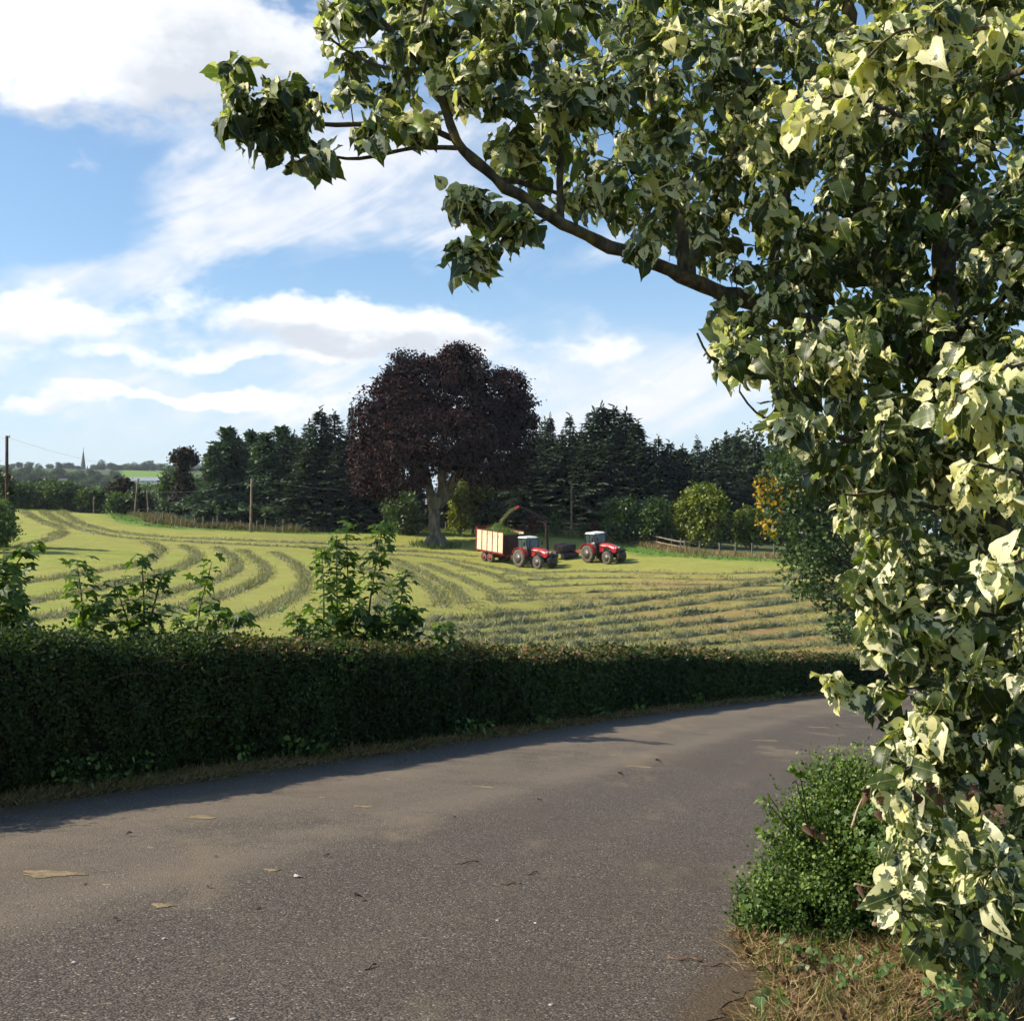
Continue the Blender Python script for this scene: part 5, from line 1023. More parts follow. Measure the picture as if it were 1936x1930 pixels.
    Z = [  # outline in the picture, clusters, depth range, cream bias
        ([(400, 110), (450, 112), (500, 150), (560, 150), (610, 180), (700, 200), (800, 205), (840, 240), (810, 262), (690, 270), (640, 285), (600, 312), (545, 322), (480, 280), (425, 250)], 52, 5.55, 6.0, .0),
        ([(590, 45), (650, 0), (700, -60), (1000, -60), (1060, 60), (1050, 200), (990, 280), (930, 290), (890, 240), (850, 170), (760, 200), (620, 190), (595, 120)], 125, 5.6, 6.5, .03),
        ([(1060, -60), (1936, -60), (1980, 300), (1980, 700), (1550, 620), (1380, 530), (1230, 470), (1100, 410), (960, 350), (930, 300), (1050, 220), (1080, 100)], 1000, 5.8, 8.6, .02),
        ([(830, 350), (905, 350), (930, 392), (845, 402)], 8, 5.75, 5.9, .15), ([(840, 465), (945, 455), (940, 520), (865, 525)], 10, 5.75, 5.9, .15), ([(905, 400), (1030, 405), (1010, 450), (920, 440)], 12, 5.8, 6.0, .0),
        ([(1330, 600), (1500, 590), (1980, 650), (1980, 1260), (1760, 1250), (1690, 1200), (1640, 1080), (1570, 930), (1520, 880), (1440, 800), (1480, 740), (1360, 690)], 500, 5.3, 7.6, .06),
        ([(1590, 1080), (1700, 1040), (1760, 1150), (1750, 1260), (1640, 1240)], 42, 5.2, 5.9, .12),
        ([(1700, 1400), (1740, 1340), (1800, 1250), (1980, 1230), (1980, 1840), (1760, 1850), (1690, 1700), (1700, 1560), (1660, 1480)], 185, 4.9, 6.6, .16),
        ([(1545, 1270), (1590, 1275), (1590, 1310), (1555, 1310)], 3, 5.38, 5.42, .5), ([(1630, 1290), (1680, 1300), (1670, 1330), (1630, 1325)], 4, 5.4, 5.5, .0), ([(1690, 1350), (1760, 1330), (1740, 1430), (1690, 1410)], 9, 5.2, 5.5, .1),
        ([(1600, 60), (1730, 0), (1936, 0), (1936, 110), (1760, 120), (1660, 210), (1600, 190)], 22, 4.2, 4.8, .45), ([(1490, 160), (1600, 170), (1580, 260), (1500, 260)], 6, 4.6, 4.9, .45),
        ([(1760, 720), (1936, 690), (1936, 860), (1800, 820)], 16, 4.4, 5.0, .35), ([(1790, 850), (1936, 880), (1936, 980), (1820, 960)], 8, 4.6, 5.0, .3), ([(1860, 1040), (1936, 1040), (1936, 1120), (1870, 1110)], 4, 4.4, 4.7, .5),
        ([(1755, 1310), (1800, 1270), (1960, 1270), (1960, 1520), (1740, 1480)], 62, 5.0, 6.2, .08), ([(1720, 1690), (1960, 1650), (1960, 1850), (1760, 1840)], 45, 4.6, 5.6, .12),
        ([(1250, -60), (2000, -60), (2600, -60), (2500, -900), (1700, -900)], 420, 5.6, 9.0, .0), ([(1980, -60), (2700, -60), (2700, 1500), (1980, 1700)], 420, 5.2, 9.0, .0),  # crown beyond the frame, added to shade the foliage in view
        ([(1680, 1600), (1800, 1560), (1936, 1600), (1936, 1800), (1780, 1830), (1690, 1700)], 30, 4.3, 5.0, .35)]
    tg, cb = [], []
    for poly, n, d0, d1, bias in Z:
        q = sample_poly(poly, n, rng); dep = rng.uniform(d0, d1, n); tg.append(np.array([P(x, y, d) for (x, y), d in zip(q, dep)])); cb.append(np.full(n, bias))
    tg = np.vstack(tg); cb = np.concatenate(cb); paths = grow(nodes, tg, 5); cl_ = vnoise(tg, 61, 1.6); cb = cb - .16 * smooth(6.3, 7.4, tg[:, 1]) + .22 * cl_ + .02  # deeper clusters get less cream: the crown's inner shade put into leaf colour
    tp = []; pos, d, nr, sc, rn, pet = [], [], [], [], [], []
    bd = np.array((-.75, -.45, .35))
    for i, q in paths:
        L = np.linalg.norm(q[-1] - q[0]); tp.append((q, np.linspace(.0032 + .004 * min(L, .6), .0022, len(q)))); t = q[-1] - q[-2]; t /= np.linalg.norm(t) + 1e-9; nl = rng.integers(4, 10); a0 = rng.uniform(0, 6.28); x = np.cross(t, (0, .2, 1)); x /= np.linalg.norm(x) + 1e-9; y = np.cross(t, x); tone = rng.beta(1.5, 1.7)
        for j in range(nl):
            bk = min(.032 * j * rng.uniform(.6, 1.3), L * .9) / max(L, 1e-6) * (len(q) - 1); i0 = int(bk); k = q[-1 - i0] * (1 - bk + i0) + q[max(-2 - i0, -len(q))] * (bk - i0); a = a0 + j * 2.4; o = x * math.cos(a) + y * math.sin(a); pl = rng.uniform(.03, .07) * (.5 + .12 * j); s_ = k + (o * .8 + t * (.6 - .08 * j)) * pl; tipd = o * .65 + t * .35 + np.array((0, 0, -.75)) + rng.normal(size=3) * .35; n_ = bd + o * .5 + rng.normal(size=3) * .55
            pos.append(s_); d.append(tipd); nr.append(n_); sc.append(rng.uniform(.062, .136) * (.75 if j < 2 else 1)); rn.append(np.clip(.50 * tone + .52 * rng.random() + .75 * cb[i] + (.14 if j < 3 else -.02), 0, .999)); pet.append((np.array([k, (k + s_) / 2 + (0, 0, -.004), s_]), .0013))
    pos, d, nr, sc, rn = map(np.array, (pos, d, nr, sc, rn)); px = pos[:, 0] / pos[:, 1] * F0 + W0 / 2; py = HZ - (pos[:, 2] - ZC) / pos[:, 1] * F0; inv = np.where((px > 0) & (px < W0) & (py > 0) & (py < H0))[0]; show = sc[inv] / pos[inv, 1]; pick = inv[np.argsort(-show)[:300]]; rest = np.setdiff1d(np.arange(len(pos)), pick)
    single_leaves('leaf', 'pop', e, M['poplar'], POPS, pos[pick], d[pick], nr[pick], sc[pick], rn[pick], 20); foliage('leaves', e, M['poplar'], POPS, pos[rest], d[rest], nr[rest], sc[rest], rn[rest])
    v, f = tubes_np(tp + pet, 5); link('twigs', mesh_np('twigs', v - base, f), M['bark'], e, kind='stuff')
    # withered brown leaves hanging on the low branches
    c = np.array([P(x, y, 4.95) for x, y in ((1645, 1482), (1660, 1500), (1735, 1495), (1765, 1492), (1835, 1490), (1545, 1550), (1625, 1690), (1670, 1700))]); k = np.repeat(np.arange(len(c)), 3); n = len(k); q = c[k] + rng.normal(size=(n, 3)) * .03
    foliage('withered_leaves', e, M['dead'], CURL, q, rng.normal(size=(n, 3)) * .4 + (0, 0, -1), rng.normal(size=(n, 3)), rng.uniform(.03, .055, n), rng.uniform(0, .7, n))
build_poplar()
# ------------------------------------------------------------------ tractors
def wheel(parent, c, r, w, rim_r, nlug, rim_mat='rim'):
    """tyre with lugs, rim with hub, round the y axis"""
    e = bpy.data.objects.new('wheel', None); COL.objects.link(e); e.parent = parent; e.location = c; h = w / 2
    t = MB().lathe([(rim_r, -h * .85), (r * .86, -h), (r * .95, -h * .8), (r * .965, 0), (r * .95, h * .8), (r * .86, h), (rim_r, h * .85), (rim_r * .97, 0)], (0, 0, 0), n=28)
    t.f = [f for f in t.f if len(f) == 4]
    for i in range(nlug):
        a = i * 6.283 / nlug; 
        for sg in (-1, 1):
            aa = a + (0 if sg > 0 else 3.1416 / nlug); rot = np.array(Matrix.Rotation(-aa, 3, 'Y') @ Matrix.Rotation(sg * .6, 3, 'Z'))
            t.box((math.cos(aa) * r * .965, sg * h * .48, math.sin(aa) * r * .965), (r * .075, h * 1.05, r * .075), rot)
    t.build('tyre', M['tyre'], e, True)
    k = MB().lathe([(rim_r, -h * .8), (rim_r * .92, -h * .5), (rim_r * .55, -h * .12), (rim_r * .5, h * .1), (rim_r * .92, h * .5), (rim_r, h * .8)], (0, 0, 0), n=24).lathe([(rim_r * .26, -h * .45), (rim_r * .30, -h * .2), (rim_r * .30, h * .2), (rim_r * .26, h * .45)], (0, 0, 0), n=12)
    for i in range(8): a = i * .785; k.lathe([(rim_r * .045, -h * .2), (rim_r * .045, h * .2)], (math.cos(a) * rim_r * .4, 0, math.sin(a) * rim_r * .4), n=6)
    k.build('rim', M[rim_mat], e, True)
def arc_strip(mb, c, r0, r1, a0, a1, y0, y1, n=12):
    v = []
    for a in np.linspace(a0, a1, n):
        for r in (r0, r1):
            for y in (y0, y1): v.append((c[0] + math.cos(a) * r, y, c[2] + math.sin(a) * r))
    f = []
    for i in range(n - 1):
        b = i * 4; f += [(b, b + 4, b + 5, b + 1), (b + 2, b + 3, b + 7, b + 6), (b, b + 2, b + 6, b + 4), (b + 1, b + 5, b + 7, b + 3)]
    f += [(0, 1, 3, 2), (n * 4 - 4, n * 4 - 2, n * 4 - 1, n * 4 - 3)]; return mb.add(v, f)
def make_tractor(label):
    T = empty('tractor', (0, 0, 0), label, 'tractor')
    for s_ in (1, -1):
        wheel(T, (0, s_ * .84, .82), .82, .50, .47, 18); wheel(T, (2.5, s_ * .80, .60), .60, .42, .35, 16)
    # bonnet: tapering nose
    st = [(.92, .42, 1.02, 1.80), (1.6, .40, 1.0, 1.77), (2.3, .37, .98, 1.68), (2.85, .33, .97, 1.52), (3.05, .28, 1.0, 1.36)]; v = []
    for x, w, z0, z1 in st: v += [(x, -w, z0), (x, -w, z1 - .16), (x, -w * .62, z1), (x, w * .62, z1), (x, w, z1 - .16), (x, w, z0)]
    f = [(i * 6 + j, i * 6 + (j + 1) % 6, (i + 1) * 6 + (j + 1) % 6, (i + 1) * 6 + j) for i in range(len(st) - 1) for j in range(6)] + [tuple(range(6))[::-1], tuple(24 + j for j in range(6))]
    b = MB().add(v, f).build('bonnet', M['red'], T, False, .025)
    MB().box((3.075, 0, 1.13), (.04, .40, .26)).build('grille', M['black_metal'], b)
    for s_ in (1, -1):
        MB().box((2.98, s_ * .19, 1.43), (.12, .15, .10), np.array(Matrix.Rotation(.5, 3, 'Y'))).build('headlight', M['lamp'], b, False, .015)
        MB().box((1.95, s_ * .408, 1.30), (.75, .02, .30)).build('side_grille', M['black_metal'], b); MB().box((1.5, s_ * .412, 1.58), (.9, .015, .07)).build('stripe', M['white'], b)
    MB().box((1.75, 0, .80), (2.2, .52, .42)).box((.1, 0, .80), (1.3, .62, .5)).box((0, 0, .82), (.24, 1.5, .24)).box((2.5, 0, .60), (.22, 1.4, .20)).box((3.15, 0, .72), (.35, .5, .35)).build('chassis', M['black_metal'], T, False, .03)
    # cab: posts, glass, roof
    lo = [(-.50, -.62, 1.12), (.92, -.62, 1.05), (.92, .62, 1.05), (-.50, .62, 1.12)]; up = [(-.38, -.70, 2.56), (.70, -.70, 2.56), (.70, .70, 2.56), (-.38, .70, 2.56)]
    fr = MB(); L, U = np.array(lo), np.array(up)
    for i in range(4): fr.tube([L[i], U[i]], .045, 6); fr.tube([L[i], L[(i + 1) % 4]], .04, 6); fr.tube([U[i], U[(i + 1) % 4]], .04, 6)
    for y in (0, 3): m = (L[0 if y == 0 else 3] * .55 + L[1 if y == 0 else 2] * .45, U[0 if y == 0 else 3] * .55 + U[1 if y == 0 else 2] * .45); fr.tube(m, .035, 6)
    fr.box((.2, 0, 1.02), (1.35, 1.2, .16)); cabf = fr.build('cab_frame', M['black_metal'], T)
    for nm, q in (('windscreen', (1, 2)), ('rear_window', (3, 0)), ('side_window', (0, 1)), ('side_window', (2, 3))):
        a, b_ = q; v = np.array([L[a], L[b_], U[b_], U[a]]); c = v.mean(0); v = c + (v - c) * .95; nrm = np.cross(v[1] - v[0], v[3] - v[0]); nrm /= np.linalg.norm(nrm); MB().hexa(np.vstack([v - nrm * .008, v + nrm * .008])).build(nm, M['glass'], cabf)
    MB().box((-.12, 0, 1.50), (.14, .5, .62)).box((.05, 0, 1.25), (.5, .5, .14)).build('seat', M['black_metal'], cabf, False, .04)
    sw = MB(); sw.tube([(.62, 0, 1.2), (.48, 0, 1.62)], .03, 6); sw.tube([(.48 + .02 * math.sin(a) * 0 + .07 * math.cos(a), .2 * math.sin(a), 1.62 + .17 * math.cos(a)) for a in np.linspace(0, 6.283, 14)], .02, 5); sw.build('steering_wheel', M['black_metal'], cabf)
    MB().hexa([(-.48, -.74, 2.585), (.80, -.74, 2.585), (.80, .74, 2.585), (-.48, .74, 2.585), (-.38, -.62, 2.72), (.64, -.62, 2.69), (.64, .62, 2.69), (-.38, .62, 2.72)]).build('roof', M['white'], T, False, .035)
    for s_ in (1, -1):
        m = arc_strip(MB(), (0, 0, .82), .90, .95, rad(12), rad(158), s_ * .58, s_ * 1.08); arc_strip(m, (0, 0, .82), .35, .93, rad(20), rad(150), s_ * .56, s_ * .60); m.build('rear_mudguard', M['red'], T, False)
        arc_strip(MB(), (2.5, 0, .60), .66, .69, rad(40), rad(150), s_ * .62, s_ * .99).build('front_mudguard', M['black_metal'], T)
        MB().box((.98, s_ * .70, .42), (.36, .30, .04)).box((.98, s_ * .72, .66), (.34, .26, .04)).box((.98, s_ * .74, .88), (.32, .22, .04)).box((1.15, s_ * .62, .66), (.04, .05, .62)).box((.82, s_ * .62, .66), (.04, .05, .62)).build('step', M['black_metal'], T)
        MB().tube([(.75, s_ * .70, 2.35), (.85, s_ * .98, 2.25)], .018, 5).box((.86, s_ * 1.02, 2.1), (.05, .16, .30)).build('mirror', M['black_metal'], T)
        MB().box((.74, s_ * .52, 2.62), (.05, .2, .10)).build('work_light', M['lamp'], T)
    MB().tube([(1.02, -.52, 1.2), (1.02, -.52, 2.35), (1.06, -.54, 2.48)], .055, 10).build('exhaust', M['black_metal'], T, True)
    MB().box((3.42, 0, .70), (.25, .85, .34)).box((3.36, 0, .95), (.10, .5, .12)).build('front_weight', M['black_metal'], T, False, .04)
    lk = MB(); 
    for s_ in (1, -1): lk.tube([(-.3, s_ * .3, .72), (-.95, s_ * .42, .55)], .04, 6); lk.tube([(-.3, s_ * .3, 1.15), (-.75, s_ * .40, .62)], .03, 6)
    lk.tube([(-.35, 0, .45), (-1.0, 0, .42)], .05, 6); lk.build('linkage', M['black_metal'], T); return T
def seat_on(o, x, y, heading, span):
    """stand a thing on the slope, nose along heading"""
    h = np.array(heading, float); h /= np.linalg.norm(h); s_ = np.array((-h[1], h[0])); z = lambda a, b: float(gzf(x + h[0] * a + s_[0] * b, y + h[1] * a + s_[1] * b))
    fx = (Vector((h[0] * span, h[1] * span, z(span, 0) - z(0, 0))) * (1 if span > 0 else -1)).normalized(); sy = Vector((s_[0] * 2, s_[1] * 2, z(0, 1) - z(0, -1))).normalized(); up = fx.cross(sy).normalized(); sy = up.cross(fx)
    m = Matrix((fx, sy, up)).transposed().to_4x4(); m.translation = Vector((x, y, z(0, 0) + .0)); o.matrix_world = m
HD = np.array((0.62, -0.785)); LFT = np.array((-HD[1], HD[0])) * -1     # near side, towards the camera
tr1 = make_tractor('red tractor with white cab roof hitched to the cream boarded trailer')
q = ground_hit(983, 1072, 60, 140); A1 = q - LFT * .84; seat_on(tr1, A1[0], A1[1], HD, 2.5)
tr2 = copy_tree(tr1); tr2['label'] = 'red tractor on the right, standing ahead of the forage harvester'
q = ground_hit(1113, 1064, 60, 140); A2_ = q - LFT * .84; seat_on(tr2, A2_[0], A2_[1], HD, 2.5)
MB().box((-.75, .1, 1.25), (.14, .12, 1.5)).build('hitch_mast', M['red'], tr2, False, .02)
# ------------------------------------------------------------------ silage trailer
def make_trailer():
    T = empty('silage_trailer', (0, 0, 0), 'red framed silage trailer with cream boarded sides and tandem wheels', 'trailer'); L, W, Z0, Z1 = 4.0, 2.35, .92, 2.92
    ch = MB()
    for s_ in (1, -1): ch.box((-L / 2, s_ * .45, .78), (L, .12, .2))
    for x in (-.2, -1.5, -2.8, -3.9): ch.box((x, 0, .86), (.12, W, .1))
    ch.tube([(-.3, .4, .74), (.9, .06, .55)], .07, 6); ch.tube([(-.3, -.4, .74), (.9, -.06, .55)], .07, 6); ch.tube([(.85, 0, .55), (1.12, 0, .52)], .08, 8); ch.tube([(.35, .12, .66), (.35, .12, .05)], .05, 6)
    ch.box((-3.05, 0, .46), (.12, 1.8, .12)).box((-2.12, 0, .46), (.12, 1.8, .12)).build('chassis', M['red_dull'], T)
    MB().box((-L / 2, 0, .95), (L, W, .06)).build('floor', M['red_dull'], T)
    for x in (-3.05, -2.12):
        for s_ in (1, -1): wheel(T, (x, s_ * .92, .44), .44, .34, .26, 14, 'red_dull')
    for s_ in (1, -1):
        fr = MB(); fr.box((-L / 2, s_ * W / 2, 1.0), (L + .06, .09, .12)).box((-L / 2, s_ * W / 2, Z1), (L + .06, .08, .06))
        n = 5
        for i in range(n + 1): fr.box((-L * i / n, s_ * (W / 2 + .012), (Z0 + Z1) / 2 + .04), (.055, .09, Z1 - Z0 - .1))
        side = fr.build('side_frame', M['red_dull'], T)
        for i in range(n):
            for j in range(10): MB().box((-L * (i + .5) / n, s_ * W / 2, 1.07 + .180 * (j + .5)), (L / n - .05, .035, .168)).build('board', M['cream_board'], side)
    hd = MB().box((.03, 0, 1.8), (.05, W + .1, 1.7)).box((.05, 0, 1.0), (.1, W + .1, .12)).box((.05, 0, 2.66), (.1, W + .1, .10))
    for y in (-.8, 0, .8): hd.box((.07, y, 1.85), (.07, .07, 1.7))
    hd.build('headboard', M['spout'], T)
    tg_ = MB().box((-L - .03, 0, 2.0), (.05, W + .1, 2.0))
    for y in (-W / 2, 0, W / 2): tg_.box((-L - .06, y, 2.05), (.08, .09, 2.15))
    tg_.box((-L - .06, 0, 3.1), (.09, W + .1, .09)).build('tailgate', M['red_dull'], T)
    return T
M['spout'] = plain('shaded_red_paint', (0.040, 0.014, 0.012), 0.55, 0, 0.3, 0.3, 4, (0.06, 0.05, 0.03), 0.5)  # red paint taken near black, with the shade put into its colour
tl = make_trailer(); A = A1 - HD * 2.05; seat_on(tl, A[0], A[1], HD, -3.0)
def heap():
    rng = np.random.default_rng(4); b = tl.matrix_world; n = 26; u, v = np.meshgrid(np.linspace(-3.9, -.1, n), np.linspace(-1.1, 1.1, n), indexing='ij'); h = 2.55 + .8 * np.exp(-((u + 2.5) / .95) ** 2 - (v / .8) ** 2) + .35 * np.exp(-((u + 1.2) / .9) ** 2 - (v / .9) ** 2) + rng.normal(size=u.shape) * .04; g_ = np.stack([u, v, h], 2).reshape(-1, 3)
    a, c = np.meshgrid(np.arange(n - 1), np.arange(n - 1), indexing='ij'); f = np.stack([a * n + c, a * n + c + 1, (a + 1) * n + c + 1, (a + 1) * n + c], 2).reshape(-1, 4)[:, ::-1]; m = 1600; i = rng.integers(0, len(g_), m)
    v2, f2, _, a2 = instance_np(BLADE[0], BLADE[1], frames(rng.normal(size=(m, 3)) + (0, 0, .4), rng.normal(size=(m, 3))), g_[i] + rng.normal(size=(m, 3)) * .06, np.stack([rng.uniform(.03, .07, m), rng.uniform(.15, .4, m), np.full(m, .5)], 1), None, {'rnd': np.clip(rng.normal(.45, .25, m), 0, 1)})
    o = link('grass_load', mesh_np('grass_load', np.vstack([g_, v2]), [np.vstack([f, f2[0] + len(g_)]), f2[1] + len(g_)], None, {'rnd': np.concatenate([np.full(len(g_), .4), a2['rnd']])}), M['grass']); o.matrix_world = b.copy(); tag(o, 'heap of chopped green grass piled up in the trailer', 'grass load')
heap()
# ------------------------------------------------------------------ trailed forage harvester
def make_harvester():
    T = empty('forage_harvester', (0, 0, 0), 'trailed red forage harvester with tall curved spout blowing grass into the trailer', 'harvester')
    MB().hexa([(-.9, -.8, .55), (.5, -.9, .45), (.5, .7, .45), (-.9, .7, .55), (-.8, -.7, 1.35), (.3, -.75, 1.25), (.3, .6, 1.25), (-.8, .6, 1.35)]).build('body', M['spout'], T, False, .06)
    pk = MB().tube([(.75, -1.0, .35), (.75, .8, .35)], .26, 12)
    for y in np.arange(-.95, .8, .17):
        for a in np.arange(0, 6.28, 1.05): pk.tube([(.75, y, .35), (.75 + .36 * math.cos(a), y, .35 + .36 * math.sin(a))], .012, 4)
    pk.build('pickup_reel', M['black_metal'], T); MB().box((.35, -.1, 1.05), (.7, 1.7, .5)).build('cover', M['black_metal'], T, False, .05)
    for s_ in (1, -1): wheel(T, (-.35, s_ * 1.0, .42), .42, .28, .24, 14)
    MB().tube([(.4, .5, .7), (1.8, .3, .62), (3.15, -.05, .5)], .09, 8).box((1.8, .35, .68), (2.6, .14, .2), np.array(Matrix.Rotation(-.12, 3, 'Z'))).build('drawbar', M['red_dull'], T)
    return T
hv = make_harvester(); HP = A2_ - HD * 4.15; seat_on(hv, HP[0], HP[1], HD, 2.0)
def spout():
    inv = hv.matrix_world.inverted(); Y = HP[1] - .3; ld = A1[1] + 2.6; pts = np.array([P(1035, 1044, Y), P(1034, 1020, Y), P(1033, 996, Y), P(1026, 982, Y - .1), P(1010, 971, Y - .4), P(992, 962, Y - .7), P(980, 958, Y - .9)]); q = catmull(pts, 5); q = np.array([tuple(inv @ Vector(p)) for p in q]); n = len(q)
    MB().tube(q, np.linspace(.17, .10, n), 4).build('spout', M['spout'], hv); fl = np.array([tuple(inv @ Vector(p)) for p in (P(981, 957.5, Y - .9), P(976, 960, Y - .95), P(973, 964, Y - 1.0))]); MB().tube(fl, [.14, .15, .12], 4).build('deflector', M['red'], hv)
    rng = np.random.default_rng(6); m = 700; t = rng.uniform(0, 1, m); a = P(977, 960, Y - .95); e = np.array(tl.matrix_world @ Vector((-2.4, 0, 3.2))); pos = a + (e - a) * t[:, None]; pos[:, 2] += 1.2 * t * (1 - t); pos += rng.normal(size=(m, 3)) * (.03 + .06 * t)[:, None]
    o = foliage('grass_jet', None, M['cut'], [BLADE], pos, rng.normal(size=(m, 3)), rng.normal(size=(m, 3)), np.stack([rng.uniform(.02, .05, m), rng.uniform(.08, .2, m), np.full(m, .5)], 1), rng.uniform(.3, 1, m)); tag(o, 'stream of chopped grass flying from the spout into the trailer', 'chopped grass')
spout()
# ------------------------------------------------------------------ poles and wires
TOPS = {}
def pole(name, px, base_y, top, Y, r, mat, label, lean=0.0, wid=0.0, key=None):
    b = gpos(px, Y); t = P(px + lean, top, Y); e = empty(name, b, label, 'pole'); z = np.linspace(0, 1, 6)[:, None]; p = np.array((0, 0, -.5)) * (1 - z) + (t - b) * z
    MB().tube(p, np.linspace(r, r * .72, 6), 9).build('shaft', M[mat], e, True)
    MB().tube([(t - b) + (0, 0, -.12), (t - b) + (.25, -.1, -.12)], .025, 5).tube([(t - b) + (.22, -.09, -.14), (t - b) + (.22, -.09, .02)], .04, 6).build('insulator', M['wire'], e)
    TOPS[key or name] = t - np.array((0, 0, .1)); return e
pole('utility_pole', 13, 945, 824, 86, .15, 'brown_pole', 'dark brown utility pole standing alone at the left edge', 0, key='a')
pole('utility_pole', 474, 1005, 905, 116, .15, 'pole', 'pale grey telegraph pole in front of the pines', 2, key='b')
pole('utility_pole', 1081, 1015, 908, 122, .13, 'pole', 'slim grey pole behind the rail fence between the two tractors', -1, key='c')
pole('utility_pole', 253, 980, 905, 132, .13, 'pole', 'leaning grey pole at the far field corner, left of the pair', 8, key='d')
pole('utility_pole', 281, 986, 926, 133, .11, 'pole', 'shorter leaning grey pole at the far field corner, right of the pair', -3, key='f')
pole('utility_pole', 177, 970, 940, 134, .09, 'pole', 'short thin grey pole against the hedgerow on the left skyline', 0, key='g')
def wire(a, b, sag, label, r=.014):
    s_ = np.linspace(0, 1, 24)[:, None]; p = a + (b - a) * s_; p[:, 2] -= sag * 4 * (s_ * (1 - s_))[:, 0]; o = MB().tube(p, r, 4).build('overhead_wire', M['wire']); tag(o, label, 'wire')
wire(TOPS['b'], TOPS['c'], 1.3, 'overhead wire sagging from the pale pole past the beech'); wire(TOPS['a'], P(420, 890, 150), 1.2, 'thin overhead wire crossing the sky above the church', .007); wire(TOPS['b'], TOPS['f'], .6, 'overhead wire running from the pale pole left to the pair'); wire(TOPS['a'], P(-80, 815, 70), .3, 'overhead wire leaving the brown pole towards the left edge', .007)
# ------------------------------------------------------------------ fences
def fence_pt(px):
    u = (px - W0 / 2) / F0; k = np.argmin(np.abs(FENCE[:, 0] / FENCE[:, 1] - u)); return FENCE[k]
def fence(name, x0, x1, n, h, label, rails=0, wires=0, r=.065, back=0.0, seed=0, jit=.0, mat='post', rail_mat='rail'):
    rng = np.random.default_rng(seed); pts = []
    for px in np.linspace(x0, x1, n):
        p = fence_pt(px + rng.normal() * jit * 4); p = p * (1 + back / np.linalg.norm(p)); pts.append(np.array((p[0], p[1], gzf(p[0], p[1]))))
    b = pts[0]; e = empty(name, b, label, 'fence'); tops = []
    for p in pts:
        hh = h * (1 + jit * rng.normal() * 2); d = np.array((rng.normal() * jit * .5, rng.normal() * jit * .3, 1)) * hh; MB().tube([p - b + (0, 0, -.25), p - b + d * .5, p - b + d], [r, r, r * .92], 7).build('post', M[mat], e); tops.append(d)
    for i in range(n - 1):
        for k in range(rails):
            f = (k + .75) / (rails + .15); a, c = pts[i] - b + tops[i] * f, pts[i + 1] - b + tops[i + 1] * f; v = c - a; L = np.linalg.norm(v); yaw = math.atan2(v[1], v[0]); pit = -math.asin(v[2] / L)
            MB().box((a + c) / 2 + np.array((0, -r, 0)), (L, .04, .11), np.array(Matrix.Rotation(yaw, 3, 'Z') @ Matrix.Rotation(pit, 3, 'Y'))).build('rail', M[rail_mat], e)
    for k in range(wires):
        f = (k + 1) / (wires + .3); MB().tube([p - b + t * f for p, t in zip(pts, tops)], .010, 4).build('wire', M['wire'], e)
fence('wire_fence', 262, 640, 26, 1.15, 'old leaning post and wire fence among weeds on the left', 0, 2, .07, 0, 1, .12)
fence('wire_fence', 655, 955, 14, 1.15, 'post and wire fence behind the copper beech', 0, 3, .06, .5, 2, .04)
fence('rail_fence', 962, 1160, 9, 1.35, 'brown post and rail fence behind the trailer and tractors', 3, 0, .075, .8, 3, .0)
fence('rail_fence', 1168, 1292, 6, 1.05, 'low dark rail fence in shade behind the right hand tractor', 2, 0, .06, 1.5, 4, .02)
fence('wire_fence', 1288, 1560, 9, 1.25, 'post and wire fence with pale posts in front of the golden conifer', 0, 4, .07, 0, 5, .03)
# ------------------------------------------------------------------ church, barn and house on the far hill
def church():
    Y = 955.; b = gpos(150, Y); t = P(155, 850, Y)[2] - b[2]; e = empty('church', b, 'distant grey stone church with a tall pointed spire on the hill', 'church'); k = Y / F0; tw = 11.5 * k / 2
    s_ = P(155, 889, Y)[2] - b[2]; cx = 2.2
    tower = MB().box((cx, 0, s_ / 2 - 1), (tw * 2, tw * 2, s_ + 2)); 
    for dx in (-1, 1):
        for dy in (-1, 1): tower.box((cx + dx * tw, dy * tw, s_ * .47), (1.2, 1.2, s_ * .94)); tower.lathe([(.7, 0), (.7, 1.2), (.05, 4.2)], (cx + dx * tw, dy * tw, s_), (0, 0, 1), 8)
    to = tower.build('tower', M['stone'], e)
    for dy in (-1, 1): MB().box((cx, dy * tw * 1.0, s_ * .80), (1.2, .3, 3.2)).build('belfry_opening', M['darkglass'], to)
    for f, r1 in ((.0, 1), (.25, .7), (.5, .42)): pass
    h = t - s_; sp = MB().lathe([(tw * .98, s_), (tw * .80, s_ + h * .22), (tw * .47, s_ + h * .55), (tw * .22, s_ + h * .8), (.08, t)], (cx, 0, 0), (0, 0, 1), 8).build('spire', M['stone'], e)
    MB().tube([(cx, 0, t - .5), (cx, 0, t + 1.8)], .12, 5).box((cx, 0, t + 1.1), (1.0, .15, .15)).build('cross', M['black_metal'], sp)
    z1 = P(140, 892, Y)[2] - b[2]; x0, x1 = -12.5, cx - tw; ey = max(3., z1 - 3.5); na = MB().box(((x0 + x1) / 2, 0, ey / 2 - 1), (x1 - x0, 8, ey + 2)).build('nave', M['stone'], e)
    MB().add([(x0 - .3, -4.4, ey), (x1, -4.4, ey), (x1, 4.4, ey), (x0 - .3, 4.4, ey), (x0 - .3, 0, z1 + 1), (x1, 0, z1 + 1)], [(0, 1, 5, 4), (2, 3, 4, 5), (0, 4, 3), (1, 2, 5), (0, 3, 2, 1)]).build('roof', M['slate'], e)
    for x in np.linspace(x0 + 2, x1 - 2, 4): MB().box((x, -4.05, ey * .6), (.9, .2, 2.4)).build('window', M['darkglass'], na)
church()
